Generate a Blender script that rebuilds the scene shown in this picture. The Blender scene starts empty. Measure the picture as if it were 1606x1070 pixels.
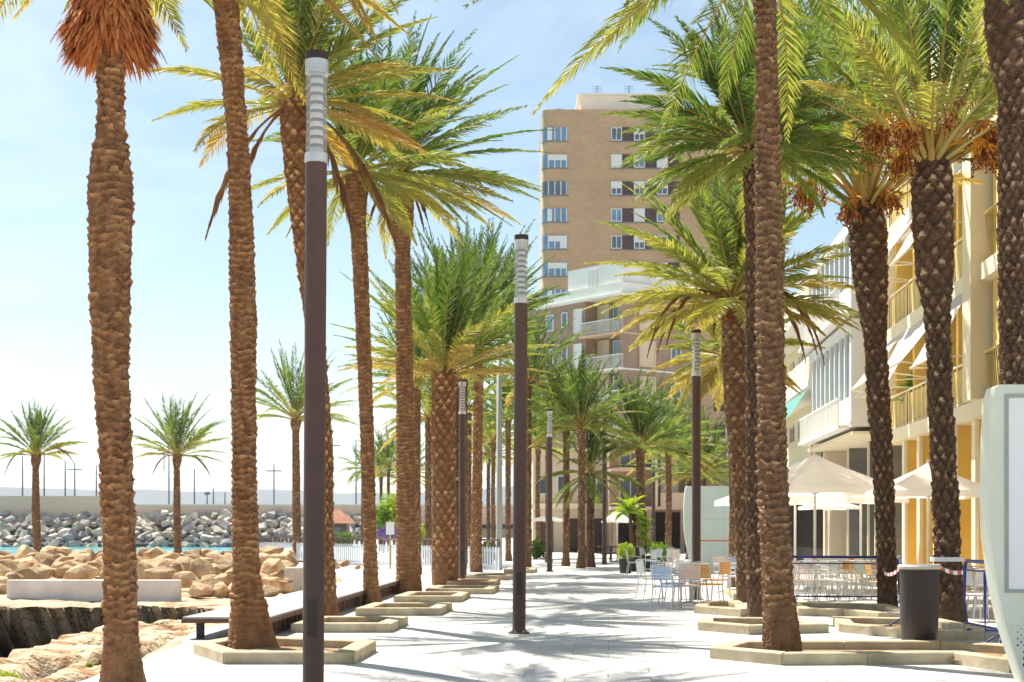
import bpy, bmesh, math, random
import numpy as np
from mathutils import Vector
random.seed(7)
F, HY, CX, EYE = 2400.0, 830.0, 803.0, 1.57
sc = bpy.context.scene
COL = sc.collection
R = math.radians

# ---------------------------------------------------------------- placing from the photograph's measurements (plain perspective survey)
def gp(px, py, z=0.0):
    """ground point seen at px,py for a surface at height z"""
    d = F*(EYE-z)/(py-HY)
    return ((px-CX)/F*d, d, z)
def at(px, s, z=0.0):
    d = F/s
    return ((px-CX)/s, d, z)
def zat(py, s):
    return EYE-(py-HY)/s

# ---------------------------------------------------------------- mesh builder
class MB:
    def __init__(self):
        self.v = []; self.n = 0; self.f = []; self.a = []; self.mi = []
    def add(self, verts, faces, attr=0.0, mi=0):
        verts = np.asarray(verts, dtype=np.float64).reshape(-1, 3)
        self.v.append(verts)
        at_ = np.full(len(verts), attr) if np.isscalar(attr) else np.asarray(attr, dtype=np.float64)
        self.a.append(at_)
        if isinstance(faces, np.ndarray):
            self.f.append(faces+self.n); self.mi.append(np.full(len(faces), mi))
        else:
            for f in faces:
                self.f.append(np.array([f])+self.n); self.mi.append(np.array([mi]))
        self.n += len(verts)
    def box(self, c, s, rz=0.0, mi=0, attr=0.0):
        hx, hy, hz = s[0]/2, s[1]/2, s[2]/2
        v = np.array([[x, y, z] for z in (-hz, hz) for y in (-hy, hy) for x in (-hx, hx)])
        cr, sr = math.cos(rz), math.sin(rz)
        w = np.stack([v[:, 0]*cr-v[:, 1]*sr, v[:, 0]*sr+v[:, 1]*cr, v[:, 2]], 1)+np.array(c)
        self.add(w, np.array([[0, 2, 3, 1], [4, 5, 7, 6], [0, 1, 5, 4], [2, 6, 7, 3], [0, 4, 6, 2], [1, 3, 7, 5]]), attr, mi)
    def prism(self, poly, z0, z1, mi=0, attr=0.0):
        n = len(poly)
        area = sum(poly[i][0]*poly[(i+1) % n][1]-poly[(i+1) % n][0]*poly[i][1] for i in range(n))
        if area < 0: poly = poly[::-1]
        v = [(p[0], p[1], z0) for p in poly]+[(p[0], p[1], z1) for p in poly]
        f = [tuple(range(n))[::-1], tuple(range(n, 2*n))]+[(i, (i+1) % n, n+(i+1) % n, n+i) for i in range(n)]
        self.add(v, f, attr, mi)
    def tube(self, pts, rad, n=8, mi=0, caps=True, attr=0.0):
        pts = np.asarray(pts, dtype=float); m = len(pts)
        rad = np.full(m, rad) if np.isscalar(rad) else np.asarray(rad, dtype=float)
        t = np.gradient(pts, axis=0); t /= np.linalg.norm(t, axis=1)[:, None]+1e-9
        ref = np.array([0.0, 0, 1.0]) if abs(t[:, 2]).mean() < 0.8 else np.array([1.0, 0, 0])
        a = np.cross(t, ref); a /= np.linalg.norm(a, axis=1)[:, None]+1e-9
        b = np.cross(t, a)
        th = np.linspace(0, 2*math.pi, n, endpoint=False)
        v = pts[:, None, :]+rad[:, None, None]*(np.cos(th)[None, :, None]*a[:, None, :]+np.sin(th)[None, :, None]*b[:, None, :])
        i = np.arange(m-1)[:, None]*n; j = np.arange(n)[None, :]; j2 = (j+1) % n
        q = np.stack([i+j, i+n+j, i+n+j2, i+j2], -1).reshape(-1, 4)
        av = attr if np.isscalar(attr) else np.repeat(attr, n)
        base = self.n
        self.add(v.reshape(-1, 3), q, av, mi)
        if caps:
            self.f.append(np.array([[base+k for k in range(n)]])); self.mi.append(np.array([mi]))
            self.f.append(np.array([[base+(m-1)*n+k for k in range(n)][::-1]])); self.mi.append(np.array([mi]))
    def lathe(self, prof, n=24, c=(0, 0, 0), sx=1.0, sy=1.0, mi=0, attr=0.0):
        th = np.linspace(0, 2*math.pi, n, endpoint=False)
        v = np.array([[c[0]+r*sx*math.cos(a), c[1]+r*sy*math.sin(a), c[2]+z] for r, z in prof for a in th])
        m = len(prof)
        i = np.arange(m-1)[:, None]*n; j = np.arange(n)[None, :]; j2 = (j+1) % n
        q = np.stack([i+j, i+j2, i+n+j2, i+n+j], -1).reshape(-1, 4)
        self.add(v, q, attr, mi)
    def quad(self, a, b, c, d, mi=0, attr=0.0):
        self.add([a, b, c, d], [(0, 1, 2, 3)], attr, mi)
    def mesh(self, name, mats, smooth=False):
        me = bpy.data.meshes.new(name)
        v = np.concatenate(self.v); me.vertices.add(len(v)); me.vertices.foreach_set('co', v.ravel())
        tot = np.concatenate([np.full(len(f), f.shape[1]) for f in self.f])
        loops = np.concatenate([f.ravel() for f in self.f])
        me.loops.add(len(loops)); me.loops.foreach_set('vertex_index', loops.astype(np.int32))
        me.polygons.add(len(tot))
        start = np.concatenate([[0], np.cumsum(tot)[:-1]])
        me.polygons.foreach_set('loop_start', start.astype(np.int32))
        me.polygons.foreach_set('material_index', np.concatenate(self.mi).astype(np.int32))
        me.polygons.foreach_set('use_smooth', np.full(len(tot), bool(smooth)))
        at_ = me.attributes.new('tone', 'FLOAT', 'POINT')
        at_.data.foreach_set('value', np.concatenate(self.a).astype(np.float32))
        for m in (mats if isinstance(mats, (list, tuple)) else [mats]): me.materials.append(m)
        me.update(calc_edges=True); me.validate()
        return me
    def build(self, name, mats, parent=None, smooth=False, loc=None):
        o = bpy.data.objects.new(name, self.mesh(name, mats, smooth))
        COL.objects.link(o)
        if parent is not None: o.parent = parent
        if loc is not None: o.location = loc
        return o
def tag(o, label=None, cat=None, group=None, kind=None):
    if label: o['label'] = label
    if cat: o['category'] = cat
    if group: o['group'] = group
    if kind: o['kind'] = kind
    return o
def empty(name, loc=(0, 0, 0), rz=0.0, label=None, cat=None, group=None):
    o = bpy.data.objects.new(name, None); COL.objects.link(o)
    o.location = loc; o.rotation_euler = (0, 0, rz); o.empty_display_size = 0.2
    return tag(o, label, cat, group)
def copy_tree(o, parent=None):
    c = o.copy(); COL.objects.link(c)
    if parent is not None: c.parent = parent
    for ch in list(o.children): copy_tree(ch, c)
    return c
def place(o, loc, rz=0.0, label=None, group=None, scale=None):
    o.location = loc; o.rotation_euler = (0, 0, rz)
    if label: o['label'] = label
    if group: o['group'] = group
    if scale: o.scale = (scale,)*3 if np.isscalar(scale) else scale
    return o

# ---------------------------------------------------------------- materials
def nodes(m):
    m.use_nodes = True
    return m.node_tree.nodes, m.node_tree.links
def mat(name, col, rough=0.7, col2=None, scale=3.0, detail=4.0, bump=0.0, bscale=None, metal=0.0, spec=0.3, contrast=(0.35, 0.65), stretch=None, trans=0.0):
    m = bpy.data.materials.new(name); n, l = nodes(m)
    p = n['Principled BSDF']; p.inputs['Roughness'].default_value = rough
    p.inputs['Metallic'].default_value = metal; p.inputs['Specular IOR Level'].default_value = spec
    if trans: p.inputs['Transmission Weight'].default_value = trans
    c1 = (*col, 1); c2 = (*(col2 or tuple(min(1, c*0.82) for c in col)), 1)
    tc = n.new('ShaderNodeTexCoord'); mp = n.new('ShaderNodeMapping'); l.new(tc.outputs['Object'], mp.inputs[0])
    if stretch: mp.inputs['Scale'].default_value = stretch
    t = n.new('ShaderNodeTexNoise'); t.inputs['Scale'].default_value = scale; t.inputs['Detail'].default_value = detail
    l.new(mp.outputs[0], t.inputs[0])
    r = n.new('ShaderNodeValToRGB'); r.color_ramp.elements[0].position, r.color_ramp.elements[1].position = contrast
    r.color_ramp.elements[0].color = c2; r.color_ramp.elements[1].color = c1
    l.new(t.outputs['Fac'], r.inputs[0]); l.new(r.outputs[0], p.inputs['Base Color'])
    if bump:
        t2 = n.new('ShaderNodeTexNoise'); t2.inputs['Scale'].default_value = bscale or scale*4; t2.inputs['Detail'].default_value = 5
        l.new(mp.outputs[0], t2.inputs[0])
        b = n.new('ShaderNodeBump'); b.inputs['Strength'].default_value = bump; b.inputs['Distance'].default_value = 0.05
        l.new(t2.outputs['Fac'], b.inputs['Height']); l.new(b.outputs[0], p.inputs['Normal'])
    return m
def ramp_attr_mat(name, stops, rough=0.8, trans=0.0, noise=0.25, nscale=6.0, bump=0.0, bscale=40.0, tcol=(1, 1, 0.6)):
    """colour from the per-vertex 'tone' attribute plus noise"""
    m = bpy.data.materials.new(name); n, l = nodes(m); p = n['Principled BSDF']
    p.inputs['Roughness'].default_value = rough; p.inputs['Specular IOR Level'].default_value = 0.35
    a = n.new('ShaderNodeAttribute'); a.attribute_name = 'tone'
    tc = n.new('ShaderNodeTexCoord'); t = n.new('ShaderNodeTexNoise'); t.inputs['Scale'].default_value = nscale; t.inputs['Detail'].default_value = 4
    l.new(tc.outputs['Object'], t.inputs[0])
    s = n.new('ShaderNodeMath'); s.operation = 'SUBTRACT'; s.inputs[1].default_value = 0.5; l.new(t.outputs['Fac'], s.inputs[0])
    mu = n.new('ShaderNodeMath'); mu.operation = 'MULTIPLY_ADD'; mu.inputs[1].default_value = noise*2
    l.new(s.outputs[0], mu.inputs[0]); l.new(a.outputs['Fac'], mu.inputs[2])
    r = n.new('ShaderNodeValToRGB'); e = r.color_ramp.elements
    e[0].position = stops[0][0]; e[0].color = (*stops[0][1], 1); e[1].position = stops[-1][0]; e[1].color = (*stops[-1][1], 1)
    for q in stops[1:-1]:
        x = e.new(q[0]); x.color = (*q[1], 1)
    l.new(mu.outputs[0], r.inputs[0]); l.new(r.outputs[0], p.inputs['Base Color'])
    if bump:
        mp = n.new('ShaderNodeMapping'); mp.inputs['Scale'].default_value = (1, 1, 2.2); l.new(tc.outputs['Object'], mp.inputs[0])
        t3 = n.new('ShaderNodeTexNoise'); t3.inputs['Scale'].default_value = 26; t3.inputs['Detail'].default_value = 6; t3.inputs['Roughness'].default_value = 0.7; l.new(mp.outputs[0], t3.inputs[0])
        s3 = n.new('ShaderNodeMath'); s3.operation = 'MULTIPLY_ADD'; s3.inputs[1].default_value = 1.1; s3.inputs[2].default_value = -0.55; l.new(t3.outputs['Fac'], s3.inputs[0])
        ad = n.new('ShaderNodeMath'); ad.operation = 'ADD'; l.new(mu.outputs[0], ad.inputs[0]); l.new(s3.outputs[0], ad.inputs[1]); l.new(ad.outputs[0], r.inputs[0])
        t2 = n.new('ShaderNodeTexNoise'); t2.inputs['Scale'].default_value = bscale; t2.inputs['Detail'].default_value = 5
        l.new(tc.outputs['Object'], t2.inputs[0]); b = n.new('ShaderNodeBump'); b.inputs['Strength'].default_value = bump; b.inputs['Distance'].default_value = 0.02
        l.new(t2.outputs['Fac'], b.inputs['Height']); l.new(b.outputs[0], p.inputs['Normal'])
    if trans:
        tr = n.new('ShaderNodeBsdfTranslucent'); mx = n.new('ShaderNodeMixShader'); mx.inputs[0].default_value = trans
        mc = n.new('ShaderNodeMixRGB'); mc.blend_type = 'MULTIPLY'; mc.inputs[0].default_value = 1.0; mc.inputs[2].default_value = (*tcol, 1)
        l.new(r.outputs[0], mc.inputs[1]); l.new(mc.outputs[0], tr.inputs[0])
        l.new(p.outputs[0], mx.inputs[1]); l.new(tr.outputs[0], mx.inputs[2]); l.new(mx.outputs[0], n['Material Output'].inputs[0])
    return m
M = {}
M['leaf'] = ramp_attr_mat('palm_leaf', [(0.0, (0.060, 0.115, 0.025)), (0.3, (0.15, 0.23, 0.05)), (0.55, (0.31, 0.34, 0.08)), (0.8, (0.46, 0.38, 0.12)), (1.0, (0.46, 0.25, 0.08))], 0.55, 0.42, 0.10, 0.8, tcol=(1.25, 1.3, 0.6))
M['rachis'] = mat('palm_stalk', (0.50, 0.40, 0.12), 0.5, (0.36, 0.22, 0.06), 2.0)
M['dead'] = ramp_attr_mat('dried_leaf', [(0.0, (0.13, 0.06, 0.03)), (0.5, (0.34, 0.18, 0.08)), (1.0, (0.52, 0.33, 0.16))], 0.8, 0.25, 0.2, 3.0, tcol=(1.2, 1.0, 0.7))
M['trunk'] = ramp_attr_mat('palm_bark', [(0.0, (0.11, 0.055, 0.028)), (0.4, (0.24, 0.13, 0.065)), (0.75, (0.42, 0.27, 0.14)), (1.0, (0.60, 0.44, 0.26))], 0.85, 0, 0.28, 7.0, 0.6, 45.0)
M['trunk_warm'] = ramp_attr_mat('palm_bark_ruddy', [(0.0, (0.15, 0.065, 0.028)), (0.4, (0.32, 0.16, 0.07)), (0.75, (0.50, 0.29, 0.13)), (1.0, (0.66, 0.45, 0.24))], 0.85, 0, 0.28, 7.0, 0.6, 45.0)
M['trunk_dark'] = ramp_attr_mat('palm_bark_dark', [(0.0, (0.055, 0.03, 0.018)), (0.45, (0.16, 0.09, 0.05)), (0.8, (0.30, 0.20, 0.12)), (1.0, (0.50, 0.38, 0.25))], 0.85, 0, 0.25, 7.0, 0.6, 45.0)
M['fibre'] = ramp_attr_mat('palm_fibre_flare_tint', [(0.0, (0.40, 0.12, 0.04)), (0.5, (0.62, 0.20, 0.06)), (1.0, (0.75, 0.34, 0.12))], 0.9, 0.15, 0.2, 8.0)  # orange holds the sun flare's tint; the fibre itself is brownish tan
M['date_stalk'] = mat('date_stalk', (0.90, 0.40, 0.03), 0.5, (0.65, 0.28, 0.03), 4.0)
M['date'] = mat('date_fruit', (0.30, 0.09, 0.03), 0.45, (0.14, 0.035, 0.015), 9.0)
M['pole'] = mat('bronze_paint', (0.115, 0.062, 0.048), 0.42, (0.095, 0.052, 0.04), 6.0, spec=0.4)
M['cap'] = mat('cap_paint', (0.05, 0.035, 0.03), 0.5, (0.035, 0.025, 0.02), 6.0)
M['silver'] = mat('brushed_aluminium', (0.72, 0.72, 0.70), 0.35, (0.6, 0.6, 0.58), 8.0, metal=0.6)
M['louvre'] = mat('louvre_metal', (0.30, 0.31, 0.31), 0.4, (0.24, 0.25, 0.25), 8.0, metal=0.3)
M['kerb'] = mat('kerb_stone', (0.56, 0.48, 0.34), 0.85, (0.40, 0.33, 0.21), 3.5, 6.0, bump=0.3, bscale=60)
M['kerb_brown'] = mat('kerb_stone_brown', (0.36, 0.26, 0.18), 0.85, (0.27, 0.19, 0.13), 3.5, 6.0, bump=0.3, bscale=60)
M['soil'] = mat('planter_soil', (0.42, 0.30, 0.17), 0.95, (0.22, 0.14, 0.08), 9.0, 6.0, bump=0.8, bscale=40)
M['bench_top'] = mat('bench_stone', (0.40, 0.385, 0.39), 0.45, (0.33, 0.32, 0.32), 5.0)
M['bench_side'] = mat('weathered_steel', (0.17, 0.09, 0.06), 0.7, (0.11, 0.055, 0.04), 4.0, bump=0.2)
M['white_wall'] = mat('white_render', (0.78, 0.77, 0.78), 0.8, (0.62, 0.60, 0.62), 1.5, 6.0, bump=0.15)
M['rock'] = mat('boulder_stone', (0.62, 0.46, 0.28), 0.9, (0.36, 0.21, 0.11), 1.6, 8.0, bump=0.9, bscale=7, contrast=(0.35, 0.6))
def vary(m, lo=0.6, hi=1.25):
    n, l = nodes(m); p = n['Principled BSDF']; src = p.inputs['Base Color'].links[0].from_socket
    oi = n.new('ShaderNodeObjectInfo'); mr = n.new('ShaderNodeMapRange'); mr.inputs['To Min'].default_value = lo; mr.inputs['To Max'].default_value = hi; l.new(oi.outputs['Random'], mr.inputs['Value'])
    vm = n.new('ShaderNodeVectorMath'); vm.operation = 'SCALE'; l.new(src, vm.inputs[0]); l.new(mr.outputs[0], vm.inputs['Scale']); l.new(vm.outputs[0], p.inputs['Base Color'])
vary(M['rock'])
M['rock_pale'] = mat('armour_stone', (0.84, 0.74, 0.58), 0.9, (0.42, 0.38, 0.34), 0.6, 5.0, bump=0.5, bscale=3)
M['rock_grey'] = mat('armour_stone_grey', (0.46, 0.43, 0.42), 0.9, (0.26, 0.24, 0.25), 0.6, 5.0, bump=0.5, bscale=3)
vary(M['rock_pale'], 0.6, 1.1)
M['rubble_bed'] = mat('rubble_dark', (0.06, 0.055, 0.055), 0.95, (0.03, 0.03, 0.03), 0.5, 6.0, bump=0.8, bscale=1.5)
M['sea_wall'] = mat('breakwater_wall', (0.86, 0.58, 0.43), 0.9, (0.76, 0.50, 0.37), 0.05, 4.0)
M['navy'] = mat('navy_paint', (0.035, 0.06, 0.25), 0.4, (0.025, 0.045, 0.2), 6.0)
M['bin'] = mat('bin_plastic', (0.055, 0.045, 0.045), 0.55, (0.045, 0.036, 0.036), 3.0, stretch=(20, 20, 0.3))
M['rim'] = mat('bin_rim', (0.62, 0.60, 0.56), 0.5, (0.5, 0.48, 0.45), 8.0)
M['totem'] = mat('totem_enamel', (0.74, 0.76, 0.64), 0.5, (0.66, 0.69, 0.57), 1.2, 6.0)
M['totem_aqua'] = mat('totem_enamel_aqua', (0.56, 0.67, 0.63), 0.4, (0.50, 0.62, 0.58), 1.2, 6.0)
M['poster'] = mat('poster_blank', (0.86, 0.86, 0.86), 0.5, (0.83, 0.83, 0.83), 0.8)
M['poster_frame'] = mat('poster_frame', (0.38, 0.40, 0.38), 0.4, (0.33, 0.35, 0.33), 4.0)
M['ink'] = mat('ink_dark', (0.02, 0.02, 0.03), 0.5, (0.03, 0.03, 0.05), 4.0)
M['red_line'] = mat('red_print', (0.72, 0.16, 0.11), 0.5, (0.62, 0.12, 0.09), 4.0)
M['tape_white'] = mat('tape_white', (0.85, 0.85, 0.88), 0.4, (0.75, 0.75, 0.78), 6.0)
M['tape_red'] = mat('tape_red', (0.6, 0.12, 0.08), 0.4, (0.5, 0.09, 0.06), 6.0)
M['canvas'] = ramp_attr_mat('parasol_canvas', [(0.0, (0.90, 0.89, 0.86)), (1.0, (0.93, 0.92, 0.90))], 0.8, 0.6, 0.3, 2.0, tcol=(1.05, 1.0, 0.93))
M['parasol_pole'] = mat('parasol_pole', (0.82, 0.80, 0.75), 0.4, (0.7, 0.68, 0.62), 6.0)
M['alu'] = mat('chair_aluminium', (0.66, 0.67, 0.66), 0.35, (0.55, 0.56, 0.56), 9.0, metal=0.5)
for k, c in dict(white=(0.82, 0.80, 0.78), blue=(0.45, 0.58, 0.78), orange=(0.85, 0.42, 0.10), pink=(0.80, 0.62, 0.58), pale=(0.62, 0.66, 0.55)).items():
    M['seat_'+k] = mat('seat_'+k, c, 0.5, tuple(q*0.88 for q in c), 8.0)
M['dark_wood'] = mat('dark_wood', (0.10, 0.06, 0.045), 0.6, (0.07, 0.04, 0.03), 8.0, stretch=(1, 12, 12))
M['yellow'] = mat('yellow_render', (0.88, 0.58, 0.13), 0.85, (0.80, 0.50, 0.11), 0.7, 6.0, bump=0.1, bscale=30)
M['butter'] = mat('butter_render', (0.86, 0.62, 0.24), 0.85, (0.80, 0.56, 0.20), 0.7, 6.0)
M['cream'] = mat('cream_render', (0.88, 0.78, 0.56), 0.85, (0.82, 0.72, 0.50), 0.7, 6.0, bump=0.1, bscale=30)
M['rail_yellow'] = mat('railing_yellow', (0.55, 0.40, 0.10), 0.5, (0.45, 0.32, 0.08), 3.0)
M['awning'] = ramp_attr_mat('awning_canvas', [(0.0, (0.72, 0.73, 0.75)), (1.0, (0.86, 0.87, 0.88))], 0.8, 0.45, 0.3, 1.0, tcol=(1, 1, 1))
M['white_paint'] = mat('white_facade', (0.82, 0.81, 0.76), 0.7, (0.74, 0.73, 0.68), 0.6, 6.0)
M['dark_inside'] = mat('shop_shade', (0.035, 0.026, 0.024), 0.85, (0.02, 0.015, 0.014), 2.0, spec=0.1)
M['glass'] = mat('window_glass', (0.10, 0.14, 0.18), 0.08, (0.06, 0.09, 0.13), 0.8, spec=0.9)
M['glass_blue'] = mat('window_glass_blue', (0.18, 0.30, 0.42), 0.08, (0.10, 0.2, 0.32), 0.8, spec=0.9)
M['grey_col'] = mat('grey_column', (0.22, 0.22, 0.20), 0.7, (0.17, 0.17, 0.155), 2.0)
M['green_awning'] = mat('green_awning', (0.08, 0.42, 0.30), 0.7, (0.06, 0.34, 0.25), 2.0)
M['brown_wall'] = mat('brown_tile', (0.37, 0.26, 0.185), 0.8, (0.31, 0.21, 0.15), 2.0, 5.0)
M['beige'] = mat('beige_render', (0.70, 0.58, 0.42), 0.85, (0.62, 0.50, 0.36), 0.5, 6.0)
M['shutter_white'] = mat('roller_shutter', (0.76, 0.75, 0.74), 0.6, (0.68, 0.67, 0.66), 2.0, stretch=(0.2, 0.2, 14))
M['shutter_dark'] = mat('dark_panel', (0.09, 0.055, 0.05), 0.6, (0.07, 0.04, 0.04), 2.0)
M['salmon'] = mat('salmon_render', (0.66, 0.47, 0.34), 0.85, (0.56, 0.39, 0.28), 0.5, 6.0)
M['roof_tile'] = mat('roof_tile', (0.42, 0.20, 0.13), 0.85, (0.32, 0.14, 0.09), 3.0)
M['picket'] = mat('picket_paint', (0.74, 0.78, 0.83), 0.6, (0.64, 0.70, 0.77), 3.0)
M['dark_rail'] = mat('dark_rail', (0.14, 0.10, 0.09), 0.6, (0.10, 0.07, 0.06), 3.0)
M['mast'] = mat('mast_grey', (0.46, 0.47, 0.46), 0.5, (0.40, 0.41, 0.40), 2.0)
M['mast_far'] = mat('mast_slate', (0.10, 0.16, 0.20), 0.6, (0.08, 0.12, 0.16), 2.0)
M['shrub'] = ramp_attr_mat('shrub_leaf', [(0.0, (0.05, 0.11, 0.02)), (0.5, (0.20, 0.34, 0.03)), (1.0, (0.46, 0.52, 0.05))], 0.5, 0.35, 0.2, 4.0, tcol=(1.2, 1.3, 0.5))
M['purple'] = mat('purple_bloom', (0.25, 0.14, 0.42), 0.7, (0.16, 0.09, 0.3), 9.0)
M['pot'] = mat('dark_pot', (0.045, 0.04, 0.045), 0.5, (0.03, 0.028, 0.03), 4.0)
M['sign_white'] = mat('sign_white', (0.80, 0.82, 0.84), 0.5, (0.72, 0.74, 0.77), 3.0)
M['hill'] = mat('hill_scrub', (0.12, 0.15, 0.17), 0.95, (0.08, 0.10, 0.12), 0.004, 6.0)

def brick_mat():
    m = bpy.data.materials.new('tan_brick'); n, l = nodes(m); p = n['Principled BSDF']; p.inputs['Roughness'].default_value = 0.9
    tc = n.new('ShaderNodeTexCoord'); mp = n.new('ShaderNodeMapping'); mp.inputs['Rotation'].default_value = (R(90), 0, 0); l.new(tc.outputs['Object'], mp.inputs[0])
    b = n.new('ShaderNodeTexBrick'); b.inputs['Scale'].default_value = 1.0; b.inputs['Brick Width'].default_value = 0.5; b.inputs['Row Height'].default_value = 0.16; b.inputs['Mortar Size'].default_value = 0.02
    b.inputs['Color1'].default_value = (0.66, 0.41, 0.23, 1); b.inputs['Color2'].default_value = (0.57, 0.345, 0.19, 1); b.inputs['Mortar'].default_value = (0.55, 0.41, 0.28, 1)
    l.new(mp.outputs[0], b.inputs[0])
    t = n.new('ShaderNodeTexNoise'); t.inputs['Scale'].default_value = 0.25; t.inputs['Detail'].default_value = 6; l.new(tc.outputs['Object'], t.inputs[0])
    mx = n.new('ShaderNodeMixRGB'); mx.blend_type = 'MULTIPLY'; mx.inputs[0].default_value = 0.35
    l.new(b.outputs['Color'], mx.inputs[1]); l.new(t.outputs['Fac'], mx.inputs[2]); l.new(mx.outputs[0], p.inputs['Base Color'])
    return m
M['brick'] = brick_mat()
def paving_mat():
    m = bpy.data.materials.new('pale_paving'); n, l = nodes(m); p = n['Principled BSDF']; p.inputs['Roughness'].default_value = 0.55; p.inputs['Specular IOR Level'].default_value = 0.4
    tc = n.new('ShaderNodeTexCoord'); mp = n.new('ShaderNodeMapping'); mp.inputs['Rotation'].default_value = (0, 0, R(3.6)); l.new(tc.outputs['Object'], mp.inputs[0])
    b = n.new('ShaderNodeTexBrick'); b.inputs['Scale'].default_value = 1.0; b.inputs['Brick Width'].default_value = 0.9; b.inputs['Row Height'].default_value = 0.6; b.inputs['Mortar Size'].default_value = 0.008
    b.inputs['Color1'].default_value = (0.60, 0.595, 0.59, 1); b.inputs['Color2'].default_value = (0.54, 0.54, 0.54, 1); b.inputs['Mortar'].default_value = (0.30, 0.29, 0.28, 1)
    l.new(mp.outputs[0], b.inputs[0])
    t = n.new('ShaderNodeTexNoise'); t.inputs['Scale'].default_value = 0.6; t.inputs['Detail'].default_value = 8; t.inputs['Roughness'].default_value = 0.6; l.new(tc.outputs['Object'], t.inputs[0])
    r = n.new('ShaderNodeValToRGB'); r.color_ramp.elements[0].position = 0.35; r.color_ramp.elements[0].color = (0.80, 0.78, 0.75, 1); r.color_ramp.elements[1].position = 0.56; r.color_ramp.elements[1].color = (1, 1, 1, 1)
    l.new(t.outputs['Fac'], r.inputs[0])
    mx = n.new('ShaderNodeMixRGB'); mx.blend_type = 'MULTIPLY'; mx.inputs[0].default_value = 1.0
    l.new(b.outputs['Color'], mx.inputs[1]); l.new(r.outputs[0], mx.inputs[2]); l.new(mx.outputs[0], p.inputs['Base Color'])
    return m
M['paving'] = paving_mat()
def shore_mat():
    m = bpy.data.materials.new('shore_rock'); n, l = nodes(m); p = n['Principled BSDF']; p.inputs['Roughness'].default_value = 0.95
    tc = n.new('ShaderNodeTexCoord')
    t = n.new('ShaderNodeTexNoise'); t.inputs['Scale'].default_value = 1.3; t.inputs['Detail'].default_value = 9; t.inputs['Roughness'].default_value = 0.65; l.new(tc.outputs['Object'], t.inputs[0])
    r = n.new('ShaderNodeValToRGB'); e = r.color_ramp.elements
    e[0].position = 0.36; e[0].color = (0.20, 0.10, 0.05, 1); e[1].position = 0.60; e[1].color = (0.62, 0.50, 0.35, 1)
    x = e.new(0.43); x.color = (0.40, 0.24, 0.12, 1); x = e.new(0.49); x.color = (0.55, 0.42, 0.27, 1)
    a = n.new('ShaderNodeAttribute'); a.attribute_name = 'tone'; shade_mix = n.new('ShaderNodeMixRGB'); shade_mix.inputs[2].default_value = (0.022, 0.014, 0.010, 1)  # near-black stands in for shade inside the trench, blended in by tone
    l.new(a.outputs['Fac'], shade_mix.inputs[0]); l.new(t.outputs['Fac'], r.inputs[0]); l.new(r.outputs[0], shade_mix.inputs[1]); l.new(shade_mix.outputs[0], p.inputs['Base Color'])
    t2 = n.new('ShaderNodeTexNoise'); t2.inputs['Scale'].default_value = 9; t2.inputs['Detail'].default_value = 8; l.new(tc.outputs['Object'], t2.inputs[0])
    b = n.new('ShaderNodeBump'); b.inputs['Strength'].default_value = 1.0; b.inputs['Distance'].default_value = 0.16
    l.new(t2.outputs['Fac'], b.inputs['Height']); l.new(b.outputs[0], p.inputs['Normal'])
    return m
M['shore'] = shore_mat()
def water_mat():
    m = bpy.data.materials.new('sea_water'); n, l = nodes(m); p = n['Principled BSDF']
    p.inputs['Roughness'].default_value = 0.18; p.inputs['Specular IOR Level'].default_value = 0.5
    tc = n.new('ShaderNodeTexCoord'); t = n.new('ShaderNodeTexNoise'); t.inputs['Scale'].default_value = 0.05; t.inputs['Detail'].default_value = 6; l.new(tc.outputs['Object'], t.inputs[0])
    r = n.new('ShaderNodeValToRGB'); r.color_ramp.elements[0].position = 0.35; r.color_ramp.elements[0].color = (0.03, 0.27, 0.33, 1); r.color_ramp.elements[1].position = 0.6; r.color_ramp.elements[1].color = (0.10, 0.42, 0.46, 1)
    l.new(t.outputs['Fac'], r.inputs[0]); l.new(r.outputs[0], p.inputs['Base Color'])
    t2 = n.new('ShaderNodeTexNoise'); t2.inputs['Scale'].default_value = 0.5; t2.inputs['Detail'].default_value = 7; l.new(tc.outputs['Object'], t2.inputs[0])
    b = n.new('ShaderNodeBump'); b.inputs['Strength'].default_value = 0.6; b.inputs['Distance'].default_value = 0.4
    l.new(t2.outputs['Fac'], b.inputs['Height']); l.new(b.outputs[0], p.inputs['Normal'])
    return m
M['water'] = water_mat()
def lens_mat():
    m = bpy.data.materials.new('lamp_lens'); n, l = nodes(m); p = n['Principled BSDF']
    p.inputs['Base Color'].default_value = (0.86, 0.89, 0.88, 1); p.inputs['Roughness'].default_value = 0.12
    tr = n.new('ShaderNodeBsdfTransparent'); tr.inputs[0].default_value = (0.95, 0.97, 0.97, 1); mx = n.new('ShaderNodeMixShader'); mx.inputs[0].default_value = 0.80
    l.new(p.outputs[0], mx.inputs[1]); l.new(tr.outputs[0], mx.inputs[2]); l.new(mx.outputs[0], n['Material Output'].inputs[0])
    return m
M['lens'] = lens_mat()

# ---------------------------------------------------------------- value noise in numpy
_rng = np.random.RandomState(3); _tab = _rng.rand(256, 256)
def vnoise(x, y):
    xi = np.floor(x).astype(int); yi = np.floor(y).astype(int); fx = x-xi; fy = y-yi
    fx = fx*fx*(3-2*fx); fy = fy*fy*(3-2*fy)
    g = lambda a, b: _tab[a % 256, b % 256]
    return (g(xi, yi)*(1-fx)+g(xi+1, yi)*fx)*(1-fy)+(g(xi, yi+1)*(1-fx)+g(xi+1, yi+1)*fx)*fy
def fbm(x, y, o=5):
    s = 0; a = 0.5
    for k in range(o):
        s = s+a*vnoise(x*2**k+17*k, y*2**k+31*k); a *= 0.5
    return s

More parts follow.
